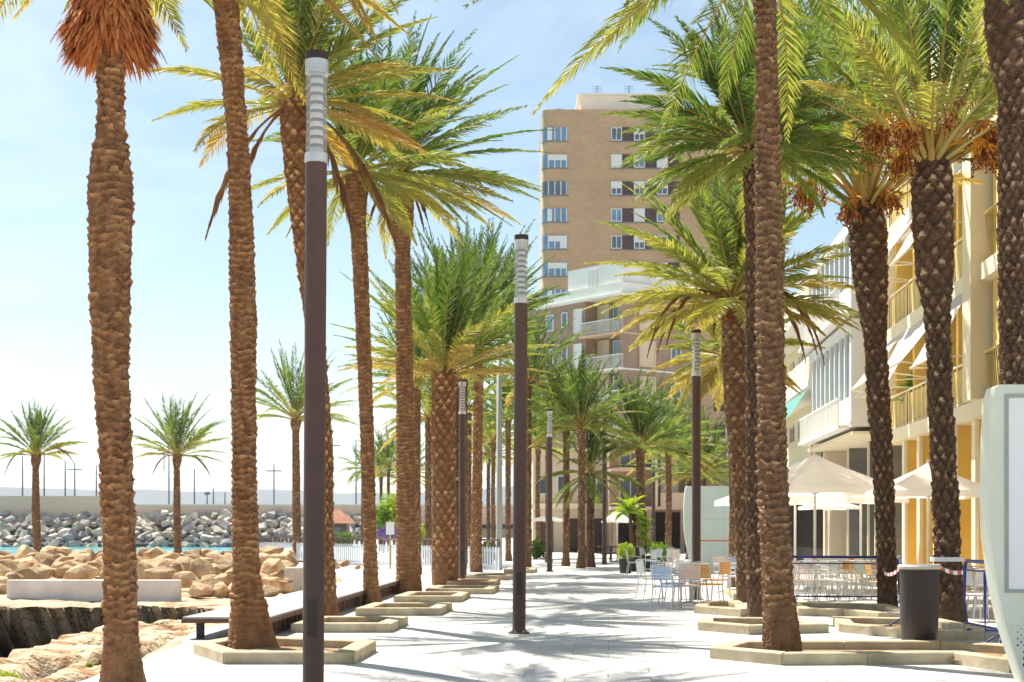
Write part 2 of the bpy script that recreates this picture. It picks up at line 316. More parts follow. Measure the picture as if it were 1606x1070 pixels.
# ---------------------------------------------------------------- palms
def trunk_mb(path, s, d0, seg=40, step=0.025, amp=0.03, pitch=0.12, ncol=9, style='scale', seed=0, tip=0.0):
    """path: list of (px, py, width_px) from base to top, at scale s px/m; returns mesh in local coordinates with base at origin"""
    rs = np.random.RandomState(seed)
    X = np.array([(p[0]-path[0][0])/s for p in path]); Z = np.array([(path[0][1]-p[1])/s for p in path]); W = np.array([p[2]/s/2 for p in path])
    zz = np.arange(-0.12, Z[-1]+0.001, step)
    def sm(a):
        v = np.interp(zz, Z, a)
        k = max(3, int(0.35/step)); ker = np.hanning(k+2)[1:-1]; ker /= ker.sum()
        return np.convolve(np.pad(v, (k//2, k-1-k//2), mode='edge'), ker, mode='valid')
    xx = sm(X); rr = sm(W)-amp*0.75
    yy = 0.12*np.sin(zz*0.55+seed)-0.12*np.sin(seed)
    yy = yy*np.clip(zz/2, 0, 1)
    th = np.linspace(0, 2*math.pi, seg, endpoint=False)
    T, Zg = np.meshgrid(th, zz)
    wob = (fbm(T*2.3+seed*3, Zg*1.7, 3)-0.5)
    if style == 'ring':
        zz2 = Zg/pitch+1.5*(fbm(T*1.9+seed, Zg*1.7+5, 4)-0.5)
        row = np.floor(zz2); fv = zz2-row
        u = T/(2*math.pi)*ncol+row*0.5+0.3*np.sin(row*12.9)
        cell = np.floor(u) % ncol
        rnd = _tab[(row.astype(int)*7+seed*13) % 256, (cell.astype(int)*11+row.astype(int)) % 256]
        fv = np.mod(fv+0.55*(rnd-0.5), 1.0)
        lip = np.clip((fv-0.25)/0.55, 0, 1)*np.clip((1-fv)/0.12, 0, 1)
        fu = np.abs((u-np.floor(u))-0.5)*2
        disp = amp*(lip*(0.15+1.0*rnd)*(1-0.6*fu**2))+0.03*(fbm(T*4+seed, Zg*9, 4)-0.45)
        tone = 0.14+0.30*rnd*lip+0.15*lip+0.6*(fbm(T*3+9, Zg*5, 5)-0.5)+(rnd > 0.85)*lip*0.22*(fu < 0.6)
    else:
        zz2 = Zg/pitch+0.9*(fbm(T*2.3+seed, Zg*3.1+5, 4)-0.5); T0 = T; T = T+0.30*(fbm(T*2.0+3, Zg*3.7+seed, 4)-0.5)
        # diamond lattice: two helical families
        a = T/(2*math.pi)*ncol+zz2*0.5; b = -T/(2*math.pi)*ncol+zz2*0.5
        ia, ib = np.floor(a), np.floor(b); fa, fb = a-ia, b-ib
        rnd = _tab[((ia % ncol).astype(int)*7+(ia+ib).astype(int)*3+seed*13) % 256, ((ia+ib).astype(int)*5+(ib % ncol).astype(int)*11) % 256]
        up = (fa+fb)/2
        edge = np.minimum(np.minimum(fa, 1-fa), np.minimum(fb, 1-fb))
        lip = np.clip(up*1.5, 0, 1)*np.clip(edge/0.16, 0, 1)
        disp = amp*(lip*(0.5+0.7*rnd))
        tone = 0.06+0.30*lip*rnd+0.16*lip+((up > 0.5)&(up < 0.86)&(edge > 0.17))*(0.06+0.45*(rnd > 0.6)*rnd)+0.45*(fbm(T*3+9, Zg*6, 5)-0.5); T = T0; disp = disp+0.03*(fbm(T*4+seed, Zg*9, 4)-0.45)
    # root mass at the foot: rough, no scales
    foot = np.clip(1-(Zg-0.15)/0.5, 0, 1)
    rootd = 0.05*(fbm(T*4+seed, Zg*3, 4)-0.3)
    disp = disp*(1-foot)+rootd*foot; tone = tone*(1-foot)+(0.18+0.25*(fbm(T*5, Zg*5, 4)-0.3))*foot
    rad = rr[:, None]*(1+0.14*wob)+disp+0.010*(rs.rand(*T.shape)-0.5)*(seg > 20)
    V = np.stack([xx[:, None]+rad*np.cos(T), yy[:, None]+rad*np.sin(T), Zg], -1).reshape(-1, 3)
    m = len(zz); i = np.arange(m-1)[:, None]*seg; j = np.arange(seg)[None, :]; j2 = (j+1) % seg
    mb = MB(); mb.add(V, np.stack([i+j, i+j2, i+seg+j2, i+seg+j], -1).reshape(-1, 4), tone.ravel())
    mb.f.append(np.array([[(m-1)*seg+k for k in range(seg)]])); mb.mi.append(np.array([0]))
    # short pruned leaf bases standing proud on the silhouette
    if tip > 0:
        nst = int(tip*(Z[-1]))
        for k in range(nst):
            z = rs.uniform(0.5, Z[-1]); a_ = rs.uniform(0, 2*math.pi)
            r = np.interp(z, zz, rr); cx = np.interp(z, zz, xx); cy = np.interp(z, zz, yy)
            o = np.array([math.cos(a_), math.sin(a_), 0]); tt = np.array([-math.sin(a_), math.cos(a_), 0])
            w = rs.uniform(0.03, 0.06); L = rs.uniform(0.005, 0.03)+amp*0.45; h = rs.uniform(0.04, 0.08)
            c = np.array([cx, cy, z])+o*(r-0.01)
            v = [c-tt*w, c+tt*w, c+o*L+tt*w*0.6+np.array([0, 0, h]), c+o*L-tt*w*0.6+np.array([0, 0, h]), c+np.array([0, 0, h*1.6])]
            mb.add(v, [(0, 1, 2, 3), (3, 2, 4), (1, 4, 2), (0, 3, 4)], [0.2, 0.2, rs.uniform(0.25, 0.72), rs.uniform(0.25, 0.72), 0.2])
    top = (xx[-1], yy[-1], Z[-1])
    return mb, top, rr[-1]

def frond(mb, base, az, el, L, droop, wind, rs, tone, nl=46, leaf=0.42, lw=0.03, vee=0.35, hang=0.25, mi_leaf=0, mi_st=1, fold=0.0, stw=0.022, bare=0.14):
    K = 16; t = np.linspace(0, 1, K)
    d0 = np.array([math.cos(el)*math.cos(az), math.cos(el)*math.sin(az), math.sin(el)])
    dirs = d0[None, :]+np.outer(t**1.4*droop, [0, 0, -1.0])+np.outer(t**1.2, wind)
    side_sway = rs.uniform(-0.18, 0.18)
    dirs += np.outer(t**1.5*side_sway, [-math.sin(az), math.cos(az), 0])
    dirs /= np.linalg.norm(dirs, axis=1)[:, None]
    pts = np.array(base)+np.vstack([[0, 0, 0], np.cumsum(dirs[:-1]*L/(K-1), axis=0)])
    mb.tube(pts, np.linspace(stw, 0.004, K)*np.where(t < 0.1, 1.5, 1), 4, mi_st, caps=False, attr=tone)
    n = nl*2
    tl = np.repeat(np.linspace(bare, 0.995, nl), 2)+rs.uniform(-0.008, 0.008, n); tl = np.clip(tl, bare, 0.998)
    sgn = np.tile([1.0, -1.0], nl)
    P = np.stack([np.interp(tl, t, pts[:, k]) for k in range(3)], 1)
    Tn = np.stack([np.interp(tl, t, dirs[:, k]) for k in range(3)], 1); Tn /= np.linalg.norm(Tn, axis=1)[:, None]
    up = np.array([0, 0, 1.0])
    S = np.cross(Tn, up+0.0*Tn); ln = np.linalg.norm(S, axis=1)[:, None]
    S = np.where(ln < 0.25, np.array([[-math.sin(az), math.cos(az), 0]]), S/np.maximum(ln, 1e-6)); S /= np.linalg.norm(S, axis=1)[:, None]
    roll = rs.uniform(-0.5, 0.5); N = np.cross(S, Tn)
    S, N = S*math.cos(roll)+N*math.sin(roll), N*math.cos(roll)-S*math.sin(roll)
    u = (tl-bare)/(1-bare)
    prof = np.clip(0.35+1.9*u, 0, 1)*np.clip((1.06-u)*1.7, 0.18, 1)
    ll = leaf*prof*rs.uniform(0.8, 1.12, n)
    fold = fold+rs.uniform(0.0, 0.30); fw = 0.62+0.85*u+fold
    D = Tn*fw[:, None]+S*(sgn*(1.0-0.75*fold))[:, None]*0.95+N*vee+rs.normal(0, 0.09, (n, 3))+np.outer(np.ones(n), wind)*0.5
    D[:, 2] -= hang*0.4
    D /= np.linalg.norm(D, axis=1)[:, None]
    Wd = np.cross(D, Tn+rs.normal(0, 0.35, (n, 3))); Wd /= np.linalg.norm(Wd, axis=1)[:, None]+1e-9
    Wd = Wd*0.6+np.cross(D, Wd)*rs.uniform(-0.9, 0.9, (n, 1)); Wd /= np.linalg.norm(Wd, axis=1)[:, None]+1e-9
    w = lw*(0.6+0.4*prof)
    D2 = D.copy(); D2[:, 2] -= hang; D2 /= np.linalg.norm(D2, axis=1)[:, None]
    mid = P+D*(ll*0.5)[:, None]; tipp = mid+D2*(ll*0.5)[:, None]
    v = np.stack([P-Wd*(w*0.3)[:, None], P+Wd*(w*0.3)[:, None], mid+Wd*(w*0.5)[:, None], mid-Wd*(w*0.5)[:, None], tipp], 1).reshape(-1, 3)
    b = np.arange(n)[:, None]*5
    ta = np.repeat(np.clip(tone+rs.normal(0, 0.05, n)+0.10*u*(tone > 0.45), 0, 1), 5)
    base_n = mb.n
    mb.add(v, b+np.array([[0, 1, 2, 3]]), ta, mi_leaf)
    mb.f.append(base_n+b+np.array([[3, 2, 4]])); mb.mi.append(np.full(n, mi_leaf))
    return pts

def crown_mb(seed, n=48, L=3.0, r0=0.16, e0=86, e1=-22, wind=(0.25, 0, 0), y0=0.12, y1=0.62, droop=0.75, nl=78, leaf=0.48, lw=0.028, azf=None, hang=0.25, skip=None, bare=0.14, stw=0.022):
    rs = np.random.RandomState(seed); mb = MB()
    for k in range(n):
        f = k/(n-1.0)
        az = k*2.39996+rs.uniform(-0.25, 0.25)
        el = R(e0+(e1-e0)*f**0.9+rs.uniform(-7, 7))
        Lk = L*(0.72+0.36*math.sin(math.pi*min(1, 0.25+f*0.7)))*rs.uniform(0.88, 1.1)
        if skip and skip(math.cos(az), math.sin(az), el, rs): continue
        wv = np.array(wind)*rs.uniform(0.6, 1.3)*(0.4+0.6*f if e0 > 80 else 1)
        base = (r0*math.cos(az)*f, r0*math.sin(az)*f, 0.25*(1-f)-0.12)
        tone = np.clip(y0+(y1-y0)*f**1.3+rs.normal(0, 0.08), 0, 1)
        frond(mb, base, az, el, Lk, droop*(0.45+0.65*f)*rs.uniform(0.8, 1.2), wv, rs, tone, nl, leaf, lw, 0.35-0.25*f, hang, bare=bare, stw=stw)
    return mb

def dead_frond(parent, top, az, L, seed, spread=0.3, el=-15, droop=2.6, leaf=0.28, name='dead_frond'):
    rs = np.random.RandomState(seed); mb = MB()
    frond(mb, (0.12*math.cos(az), 0.12*math.sin(az), -0.1), az, R(el), L, droop, np.zeros(3), rs, 0.45, 60, leaf*1.25, 0.05, 0.0, 0.7, 0, 0, fold=spread+0.55, stw=0.03, bare=0.22)
    return mb.build(name, M['dead'], parent, loc=top)

def fruit(parent, top, az, el, L, seed, size=1.0):
    rs = np.random.RandomState(seed)
    K = 8; t = np.linspace(0, 1, K)
    d0 = np.array([math.cos(el)*math.cos(az), math.cos(el)*math.sin(az), math.sin(el)])
    dirs = d0[None]+np.outer(t**1.5*1.2, [0, 0, -1.0]); dirs /= np.linalg.norm(dirs, axis=1)[:, None]
    pts = np.vstack([[0, 0, 0], np.cumsum(dirs[:-1]*L/(K-1), axis=0)])
    st = MB(); st.tube(pts, np.linspace(0.03, 0.02, K), 5)
    fr = MB(); e = pts[-1]; dd = dirs[-1]
    oc = np.array([[1, 0, 0], [0, 1, 0], [-1, 0, 0], [0, -1, 0], [0, 0, 1.4], [0, 0, -1.4]])
    of = np.array([[0, 1, 4], [1, 2, 4], [2, 3, 4], [3, 0, 4], [1, 0, 5], [2, 1, 5], [3, 2, 5], [0, 3, 5]])
    for k in range(int(50*size)):
        q = dd*0.7+rs.normal(0, 0.5, 3); q /= np.linalg.norm(q); Ls = rs.uniform(0.3, 0.6)*size**0.5
        p = [e-dd*rs.uniform(0, 0.25)]
        for j in range(5):
            q = q+np.array([0, 0, -0.32]); q /= np.linalg.norm(q); p.append(p[-1]+q*Ls/5)
        p = np.array(p); st.tube(p, 0.012, 3, caps=False)
        for j in range(11):
            u = 0.62+0.38*j/11; c = p[0]*0+np.array([np.interp(u*5, range(6), p[:, i]) for i in range(3)])+rs.normal(0, 0.018, 3)
            fr.add(c+oc*rs.uniform(0.013, 0.019), of, 0.0)
    o = st.build('fruit_cluster', M['date_stalk'], parent, loc=top)
    tag(fr.build('dates', M['date'], o), kind='stuff')
    return o

palms_group = 'palm trees along the seaside promenade'
def palm(label, path, s, mat_='trunk', style='scale', seg=40, step=0.025, amp=0.035, pitch=0.12, ncol=9, crown=None, crown_mesh=None, seed=1, tip=10, dy=0.0, rz=0.0, cscale=1.0, group=palms_group):
    base = at(path[0][0], s, zat(path[0][1], s))
    root = empty('palm_tree', (base[0], base[1], base[2]), 0, label, 'palm tree', group)
    mb, top, r = trunk_mb(path, s, base[1], seg, step, amp, pitch, ncol, style, seed, tip)
    mb.build('trunk', M[mat_], root, smooth=False)
    if crown_mesh is not None:
        c = bpy.data.objects.new('crown', crown_mesh); COL.objects.link(c); c.parent = root; c.location = top; c.rotation_euler = (0, 0, rz); c.scale = (cscale,)*3
    elif crown is not None:
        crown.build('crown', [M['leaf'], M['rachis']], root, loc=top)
    return root, top

def G(py, s): return HY+EYE*s   # foot of a thing at scale s on the paving

# --- left row (nearest first)
# P1 huge trunk at the left edge with fibre collar
s = 156
root, top = palm('thickest palm trunk at the far left with a shaggy orange fibre collar', [(192, G(0, s), 82), (191, 1050, 68), (190, 990, 56), (190, 850, 55), (186, 700, 56), (180, 600, 58), (178, 450, 68), (177, 300, 75), (176, 240, 60), (175, 195, 45), (174, 120, 46), (172, 60, 52), (170, -20, 90), (170, -130, 90)], s,
                 'trunk_warm', 'ring', 56, 0.02, 0.032, 0.085, 9, crown_mb(11, 46, 3.4, wind=(0.3, 0, 0), e1=5), seed=3, tip=14)
rs = np.random.RandomState(5); fb = MB()
for k in range(3600):
    z = rs.uniform(0, 1)**0.8; a = rs.uniform(0, 2*math.pi)
    zz = top[2]-(130-20)/s+0.15-1.15*z+0.42     # from above the frame down to the collar's lower rim
    rr_ = 0.30+0.06*rs.rand()+0.13*max(0, 1-abs(z-0.72)/0.35)
    o_ = np.array([math.cos(a), math.sin(a), 0]); tt = np.array([-math.sin(a), math.cos(a), 0])
    c = np.array([0.0, 0, zz])+o_*rr_*0.75
    L = rs.uniform(0.10, 0.30)*(1.25 if z > 0.7 else 0.8); out = rs.uniform(0.25, 0.9); w = rs.uniform(0.010, 0.036)
    d1 = o_*out+np.array([0, 0, -0.7])+tt*rs.uniform(-0.5, 0.5); d1 /= np.linalg.norm(d1)
    d2 = d1+np.array([0, 0, -0.5]); d2 /= np.linalg.norm(d2)
    m_ = c+d1*L*0.55; e_ = m_+d2*L*0.5
    fb.add([c-tt*w, c+tt*w, m_+tt*w*0.8, m_-tt*w*0.8, e_], [(0, 1, 2, 3), (3, 2, 4)], rs.uniform(0.1, 1))
for k in range(26):
    a = rs.uniform(0, 2*math.pi)
    frond(fb, (0.3*math.cos(a), 0.3*math.sin(a), top[2]-0.95-rs.uniform(0, 0.35)), a, R(rs.uniform(-60, -25)), rs.uniform(0.25, 0.5), 1.2, np.zeros(3), rs, 0.8, 9, 0.08, 0.012, 0, 0.3, 0, 0, stw=0.012)
fbo = fb.build('fibre_collar', M['fibre'], root); fbo.location = (top[0], top[1], 0)

# P2
s = 122
root, top = palm('tall slim palm with a flared foot left of the nearest lamp post', [(398, G(0, s), 92), (396, 1005, 80), (391, 960, 62), (386, 900, 47), (381, 760, 42), (378, 600, 42), (377, 500, 46), (373, 350, 42), (368, 200, 36), (357, 60, 40), (352, -10, 44), (347, -140, 50)], s,
                 'trunk_warm', 'ring', 48, 0.02, 0.03, 0.085, 8, crown_mb(12, 48, 3.3, wind=(0.35, 0, 0), e1=-35, y0=0.35, y1=0.8), seed=5, tip=12)
rs = np.random.RandomState(8)
for az_, L_, e_ in ((-0.1, 2.6, -20), (-0.45, 2.9, -10), (0.5, 2.5, -25), (0.2, 2.2, -30), (-0.9, 2.4, -20)):
    hf = MB(); frond(hf, (0.1, 0, 0), az_, R(e_+25), L_*1.05, 2.3, np.array([0.1, 0, 0]), rs, 0.78, 56, 0.55, 0.035, 0.0, 0.6, 0, 1, fold=0.5)
    hf.build('yellowing_frond', [M['leaf'], M['rachis']], root, loc=top)
# P3
s = 92
root, top = palm('leaning palm behind the nearest lamp post with a yellow crown', [(514, G(0, s), 44), (512, 940, 34), (510, 860, 27), (507, 700, 27), (497, 560, 28), (482, 420, 34), (470, 300, 40), (463, 210, 46), (460, 160, 44)], s,
                 'trunk_warm', 'scale', 40, 0.022, 0.04, 0.11, 8, crown_mb(13, 70, 2.7, wind=(0.38, 0, 0), droop=0.6, skip=lambda cx_, sy_, el_, r__: cx_ < -0.45 and el_ < 0.9 and r__.rand() < 0.75, y0=0.2, y1=0.85, e1=-12, leaf=0.48), seed=6, tip=22)
dead_frond(root, top, math.pi*1.12, 2.7, 21, el=-38, droop=2.6, leaf=0.5); dead_frond(root, top, math.pi*1.05, 2.3, 22, el=-48, droop=2.6, leaf=0.45)
dead_frond(root, top, -0.35, 3.4, 23, el=-30, droop=2.6, leaf=0.5); dead_frond(root, top, -0.7, 2.8, 24, el=-40, droop=2.8, leaf=0.45)
# P4
s = 76
root, top = palm('slim palm directly behind the nearest lamp post on its right side', [(584, G(0, s), 34), (582, 930, 27), (580, 850, 22), (576, 700, 23), (572, 560, 24), (567, 420, 26), (562, 340, 28), (561, 300, 38), (560, 270, 36)], s,
                 'trunk_warm', 'ring', 32, 0.025, 0.022, 0.085, 7, crown_mb(14, 60, 2.5, wind=(0.36, 0, 0), skip=lambda cx_, sy_, el_, r__: cx_ < -0.3 and el_ < 0.6 and r__.rand() < 0.6, y0=0.12, y1=0.75, e1=-28), seed=7, tip=8)
dead_frond(root, top, math.pi, 1.8, 25, el=-20, droop=3)
# P5
s = 64
root, top = palm('tall palm with a wide green crown sweeping right towards the middle lamp', [(641, G(0, s), 46), (640, 900, 40), (638, 850, 33), (637, 760, 31), (636, 600, 29), (634, 480, 27), (632, 385, 26), (631, 350, 38), (629, 310, 42), (625, 270, 36)], s,
                 'trunk_warm', 'ring', 32, 0.025, 0.028, 0.095, 7, crown_mb(15, 84, 3.5, wind=(0.46, 0, 0), skip=lambda cx_, sy_, el_, r__: cx_ < -0.3 and el_ < 0.5 and r__.rand() < 0.6, y0=0.05, y1=0.68, e1=-22, leaf=0.5, droop=0.6, lw=0.036), seed=8, tip=16)
for k_ in range(3): dead_frond(root, top, [2.6, -0.7, 0.9][k_], 1.5, 26+k_, el=-30, droop=2.5)
# P6 thick date palm with diamond scales
s = 56
root, top = palm('stout date palm with a diamond patterned trunk left of the third lamp', [(698, G(0, s), 46), (697, 880, 42), (697, 820, 39), (696, 740, 38), (695, 660, 38), (696, 610, 40), (697, 585, 42)], s,
                 'trunk_warm', 'scale', 44, 0.02, 0.05, 0.17, 9, crown_mb(16, 64, 3.3, wind=(0.10, 0, 0), droop=0.5, y0=0.08, y1=0.85, e1=8, leaf=0.5, lw=0.034), seed=9, tip=4)
# B2 / B1
s = 50
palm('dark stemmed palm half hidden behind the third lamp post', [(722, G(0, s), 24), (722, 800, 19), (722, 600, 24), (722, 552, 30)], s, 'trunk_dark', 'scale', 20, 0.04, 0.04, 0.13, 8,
     crown_mb(17, 60, 3.6, wind=(0.1, 0, 0), y0=0.0, y1=0.35, e1=35, droop=0.35, leaf=0.5, lw=0.034), seed=10)
s = 43
palm('palm with narrow brown trunk right of the third lamp post', [(747, G(0, s), 22), (747, 840, 18), (749, 700, 16), (751, 560, 16), (751, 525, 22)], s, 'trunk_warm', 'scale', 20, 0.04, 0.04, 0.12, 8,
     crown_mb(18, 66, 3.9, wind=(0.15, 0, 0), y0=0.0, y1=0.45, e1=22, droop=0.42, leaf=0.55, lw=0.042), seed=11)

# shared crowns for the far ones
CM = [crown_mb(31, 46, 3.0, wind=(0.12, 0, 0), y0=0.05, y1=0.62, nl=40, lw=0.05, e1=-6).mesh('palm_crown', [M['leaf'], M['rachis']]),
      crown_mb(32, 40, 2.9, wind=(0.22, 0, 0), y0=0.12, y1=0.72, nl=40, lw=0.05, e1=-14).mesh('palm_crown', [M['leaf'], M['rachis']]),
      crown_mb(33, 50, 2.8, wind=(0.05, 0, 0), y0=0.0, y1=0.5, nl=40, lw=0.05, e1=2).mesh('palm_crown', [M['leaf'], M['rachis']]),
      crown_mb(34, 26, 2.6, wind=(0.25, 0, 0), y0=0.1, y1=0.45, nl=38, lw=0.0555, e1=-35, droop=1.0).mesh('palm_crown', [M['leaf'], M['rachis']])]
far = [ # px, scale, trunk width px, crown base py, crown idx, crown scale, bark, label
    (655, 45, 12, 600, 0, 1.0, 'trunk', 'palm whose thin trunk shows just right of the tall ruddy one'),
    (672, 36, 11, 655, 1, 1.1, 'trunk', 'yellowish palm between the tall ruddy trunk and the stout date palm'),
    (829, 38, 10, 600, 0, 1.15, 'trunk', 'palm standing just behind the middle lamp post'),
    (844, 28, 8, 700, 1, 1.0, 'trunk', 'small palm in front of the cream building beside the middle lamp'),
    (888, 37, 11, 672, 2, 1.0, 'trunk', 'left trunk of the three close palms at the end of the promenade'),
    (912, 39, 12, 668, 0, 1.05, 'trunk', 'middle and tallest trunk of the three close palms ending the promenade'),
    (926, 38, 13, 742, 3, 1.0, 'trunk_dark', 'right and shortest of the three close palms ending the promenade'),
    (1004, 38, 14, 700, 2, 1.15, 'trunk', 'bushy green palm above the banana plant'),
    (1082, 30, 10, 745, 2, 1.2, 'trunk_dark', 'palm rising behind the aqua advertising panel, left trunk'),
    (1104, 31, 9, 740, 0, 1.1, 'trunk_dark', 'palm rising behind the aqua advertising panel, right trunk'),
    (766, 25, 6, 715, 0, 1.0, 'trunk_dark', 'thin distant palm left of the pale mast'),
    (774, 29, 7, 690, 1, 1.0, 'trunk', 'distant palm touching the pale mast'),
    (797, 32, 9, 655, 2, 1.0, 'trunk', 'distant palm between the pale mast and the middle lamp'),
    (598, 22, 5, 745, 2, 0.95, 'trunk_dark', 'left of two thin distant palms over the yellow bush'),
    (609, 23, 5, 730, 0, 0.9, 'trunk_dark', 'right of two thin distant palms over the yellow bush'),
    (568, 19, 4, 735, 3, 0.9, 'trunk_dark', 'tiny distant palm with drooping fronds near the thatched kiosk'),
    (860, 33, 9, 640, 2, 1.0, 'trunk', 'palm hidden behind the lamp left of the three close palms'),
    (640, 20, 6, 745, 1, 1.0, 'trunk_dark', 'distant palm between the two ruddy trunks'),
    (735, 34, 10, 640, 3, 1.1, 'trunk', 'distant palm just right of the third lamp post'),
    (1048, 33, 10, 705, 1, 1.1, 'trunk', 'palm at the right of the bushy green palm near the brown block'),
]
for i, (px, s, w, cy, ci, cs, bk, lb) in enumerate(far):
    mid = (G(0, s)+cy)/2
    palm(lb, [(px+random.uniform(-2, 2), G(0, s), w*1.5), (px, G(0, s)-0.5*s, w*1.05), (px+random.uniform(-1, 1), mid, w), (px, cy+18, w), (px, cy, w*1.4)], s, bk, 'scale', 14, 0.06, 0.035, 0.13, 7, crown_mesh=CM[ci], seed=40+i, tip=5, rz=random.uniform(-0.6, 0.6), cscale=cs*0.95)
# palms on the rocks at the left
for i, (px, s, w, cy, lb) in enumerate([(57, 30, 13, 712, 'lone palm on the rocks at the far left edge'), (277, 30.5, 12, 712, 'lone palm on the rocks between the two big left trunks'), (464, 33, 14, 655, 'lone palm left of the nearest lamp in front of the white fence')]):
    cr = crown_mb(51+i*3, [34, 40, 46][i], [2.6, 3.0, 3.4][i], wind=(0.18, 0, 0), y0=0.1, y1=0.55, nl=46, lw=0.045, e1=8, droop=0.6)
    r_, t_ = palm(lb, [(px+3, G(0, s), w*1.5), (px+2, G(0, s)-15, w), (px, 800, w), (px-1, cy+22, w*0.8), (px-1, cy+12, w*1.3), (px, cy, w*1.2)], s, 'trunk', 'scale', 18, 0.05, 0.03, 0.12, 7, cr, seed=60+i, tip=5, group='palms standing on the shore rocks')
    if i == 0:
        dead_frond(r_, t_, math.pi, 2.4, 71, el=30, droop=4); dead_frond(r_, t_, 0.1, 2.3, 72, el=40, droop=2.4)
    if i == 1:
        dead_frond(r_, t_, 0.2, 2.0, 73, el=10, droop=2.6, leaf=0.4); dead_frond(r_, t_, math.pi, 1.7, 74, el=10, droop=3.5)

# --- right side
s = 127.6
root, top = palm('tallest near palm on the right with its crown above the picture', [(1226, G(0, s)-8, 66), (1225, 985, 62), (1221, 930, 54), (1217, 860, 52), (1214, 700, 50), (1212, 500, 48), (1208, 300, 46), (1204, 120, 38), (1202, 60, 36), (1199, 0, 40), (1197, -110, 46)], s,
                 'trunk', 'ring', 56, 0.018, 0.035, 0.095, 8, crown_mb(81, 50, 3.6, wind=(-0.1, 0, 0), y0=0.1, y1=0.5, e1=-30, leaf=0.52), seed=12, tip=24)
rs = np.random.RandomState(9)
for az_, L_, e_ in ((math.pi*0.98, 2.3, 15), (math.pi*1.1, 1.9, 0), (math.pi*0.9, 2.0, 5)):
    hf = MB(); frond(hf, (0.0, 0, 0), az_, R(e_), L_, 1.5, np.zeros(3), rs, 0.15, 56, 0.55, 0.035, 0.1, 0.4, 0, 1)
    hf.build('low_frond', [M['leaf'], M['rachis']], root, loc=top)
s = 92
root, top = palm('dark trunked palm immediately behind the tallest right trunk', [(1188, G(0, s), 36), (1186, 930, 30), (1184, 800, 27), (1182, 600, 26), (1180, 400, 26), (1177, 290, 28), (1174, 235, 34)], s,
                 'trunk_dark', 'scale', 32, 0.025, 0.04, 0.12, 8, crown_mb(82, 70, 2.4, wind=(-0.25, 0, 0), y0=0.05, y1=0.5, e1=-20, leaf=0.52, lw=0.030), seed=13, tip=20)
s = 73
root, top = palm('palm with a fibrous pale trunk and drooping dried fronds behind two dark trunks', [(1168, G(0, s), 30), (1166, 880, 22), (1160, 760, 26), (1153, 660, 36), (1149, 560, 40), (1146, 500, 34), (1145, 470, 30)], s,
                 'trunk', 'scale', 32, 0.025, 0.035, 0.13, 8, crown_mb(83, 76, 3.1, wind=(0.0, 0, 0), y0=0.34, y1=0.72, e1=-14, leaf=0.55, lw=0.032, droop=0.75), seed=14, tip=30)
for az_, L_ in ((math.pi, 2.6), (math.pi*1.08, 2.1), (0.0, 2.9), (-0.3, 2.6), (0.4, 2.7), (-1.2, 1.7), (-2.0, 1.9), (math.pi*0.9, 2.3)):
    dead_frond(root, top, az_, L_, int(90+L_*10), el=35, droop=4.2, leaf=0.3)
fruit(root, top, -2.0, R(-5), 0.7, 84, 0.5)
s = 58
palm('palm with a slender stem squeezed between the aqua panel and the dark trunks', [(1152, G(0, s), 20), (1150, 800, 15), (1146, 650, 15), (1140, 560, 20)], s, 'trunk', 'scale', 20, 0.04, 0.035, 0.12, 8,
     crown_mb(85, 44, 2.4, wind=(0, 0, 0), y0=0.4, y1=0.75, e1=-25, leaf=0.5, lw=0.04), seed=15)
# R4
s = 81
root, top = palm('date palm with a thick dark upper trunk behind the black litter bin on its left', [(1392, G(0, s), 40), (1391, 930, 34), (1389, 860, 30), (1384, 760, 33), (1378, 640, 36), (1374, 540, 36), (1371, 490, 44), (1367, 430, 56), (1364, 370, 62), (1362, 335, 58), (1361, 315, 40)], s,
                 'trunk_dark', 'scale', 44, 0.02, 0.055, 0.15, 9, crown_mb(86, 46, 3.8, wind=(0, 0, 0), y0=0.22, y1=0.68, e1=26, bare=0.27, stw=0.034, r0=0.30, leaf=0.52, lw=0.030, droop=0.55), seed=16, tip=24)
for az_, e_, L_, z_ in ((math.pi, 40, 1.25, 1.3), (math.pi*0.95, 70, 1.9, 1.0), (-1.8, 60, 1.5, 1.0), (-0.9, 30, 0.6, 0.8), (math.pi*1.2, 10, 0.5, 0.8)): fruit(root, top, az_, R(e_), L_, int(e_+L_*10), z_)
# R5
s = 97
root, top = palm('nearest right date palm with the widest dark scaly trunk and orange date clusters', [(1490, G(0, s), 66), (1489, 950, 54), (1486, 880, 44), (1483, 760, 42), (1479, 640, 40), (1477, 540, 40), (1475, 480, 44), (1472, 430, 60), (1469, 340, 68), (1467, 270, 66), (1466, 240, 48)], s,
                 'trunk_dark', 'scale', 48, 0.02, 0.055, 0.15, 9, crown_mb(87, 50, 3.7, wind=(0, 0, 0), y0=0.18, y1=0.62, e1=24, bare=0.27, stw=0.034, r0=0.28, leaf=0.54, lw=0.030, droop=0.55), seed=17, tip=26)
for az_, e_, L_, z_ in ((math.pi, 55, 1.1, 1.2), (math.pi*1.1, 20, 0.6, 0.9), (0.0, 50, 1.1, 1.3), (-0.4, 30, 0.9, 1.1), (-1.6, 65, 1.0, 1.1), (-2.4, 50, 0.9, 0.8)): fruit(root, top, az_, R(e_), L_, int(90+e_+L_*10), z_)
hf = MB(); frond(hf, (0.2, 0, -0.1), -0.2, R(8), 1.7, 1.6, np.zeros(3), rs, 0.2, 50, 0.45, 0.035, 0.1, 0.4, 0, 1); hf.build('low_frond', [M['leaf'], M['rachis']], root, loc=top)
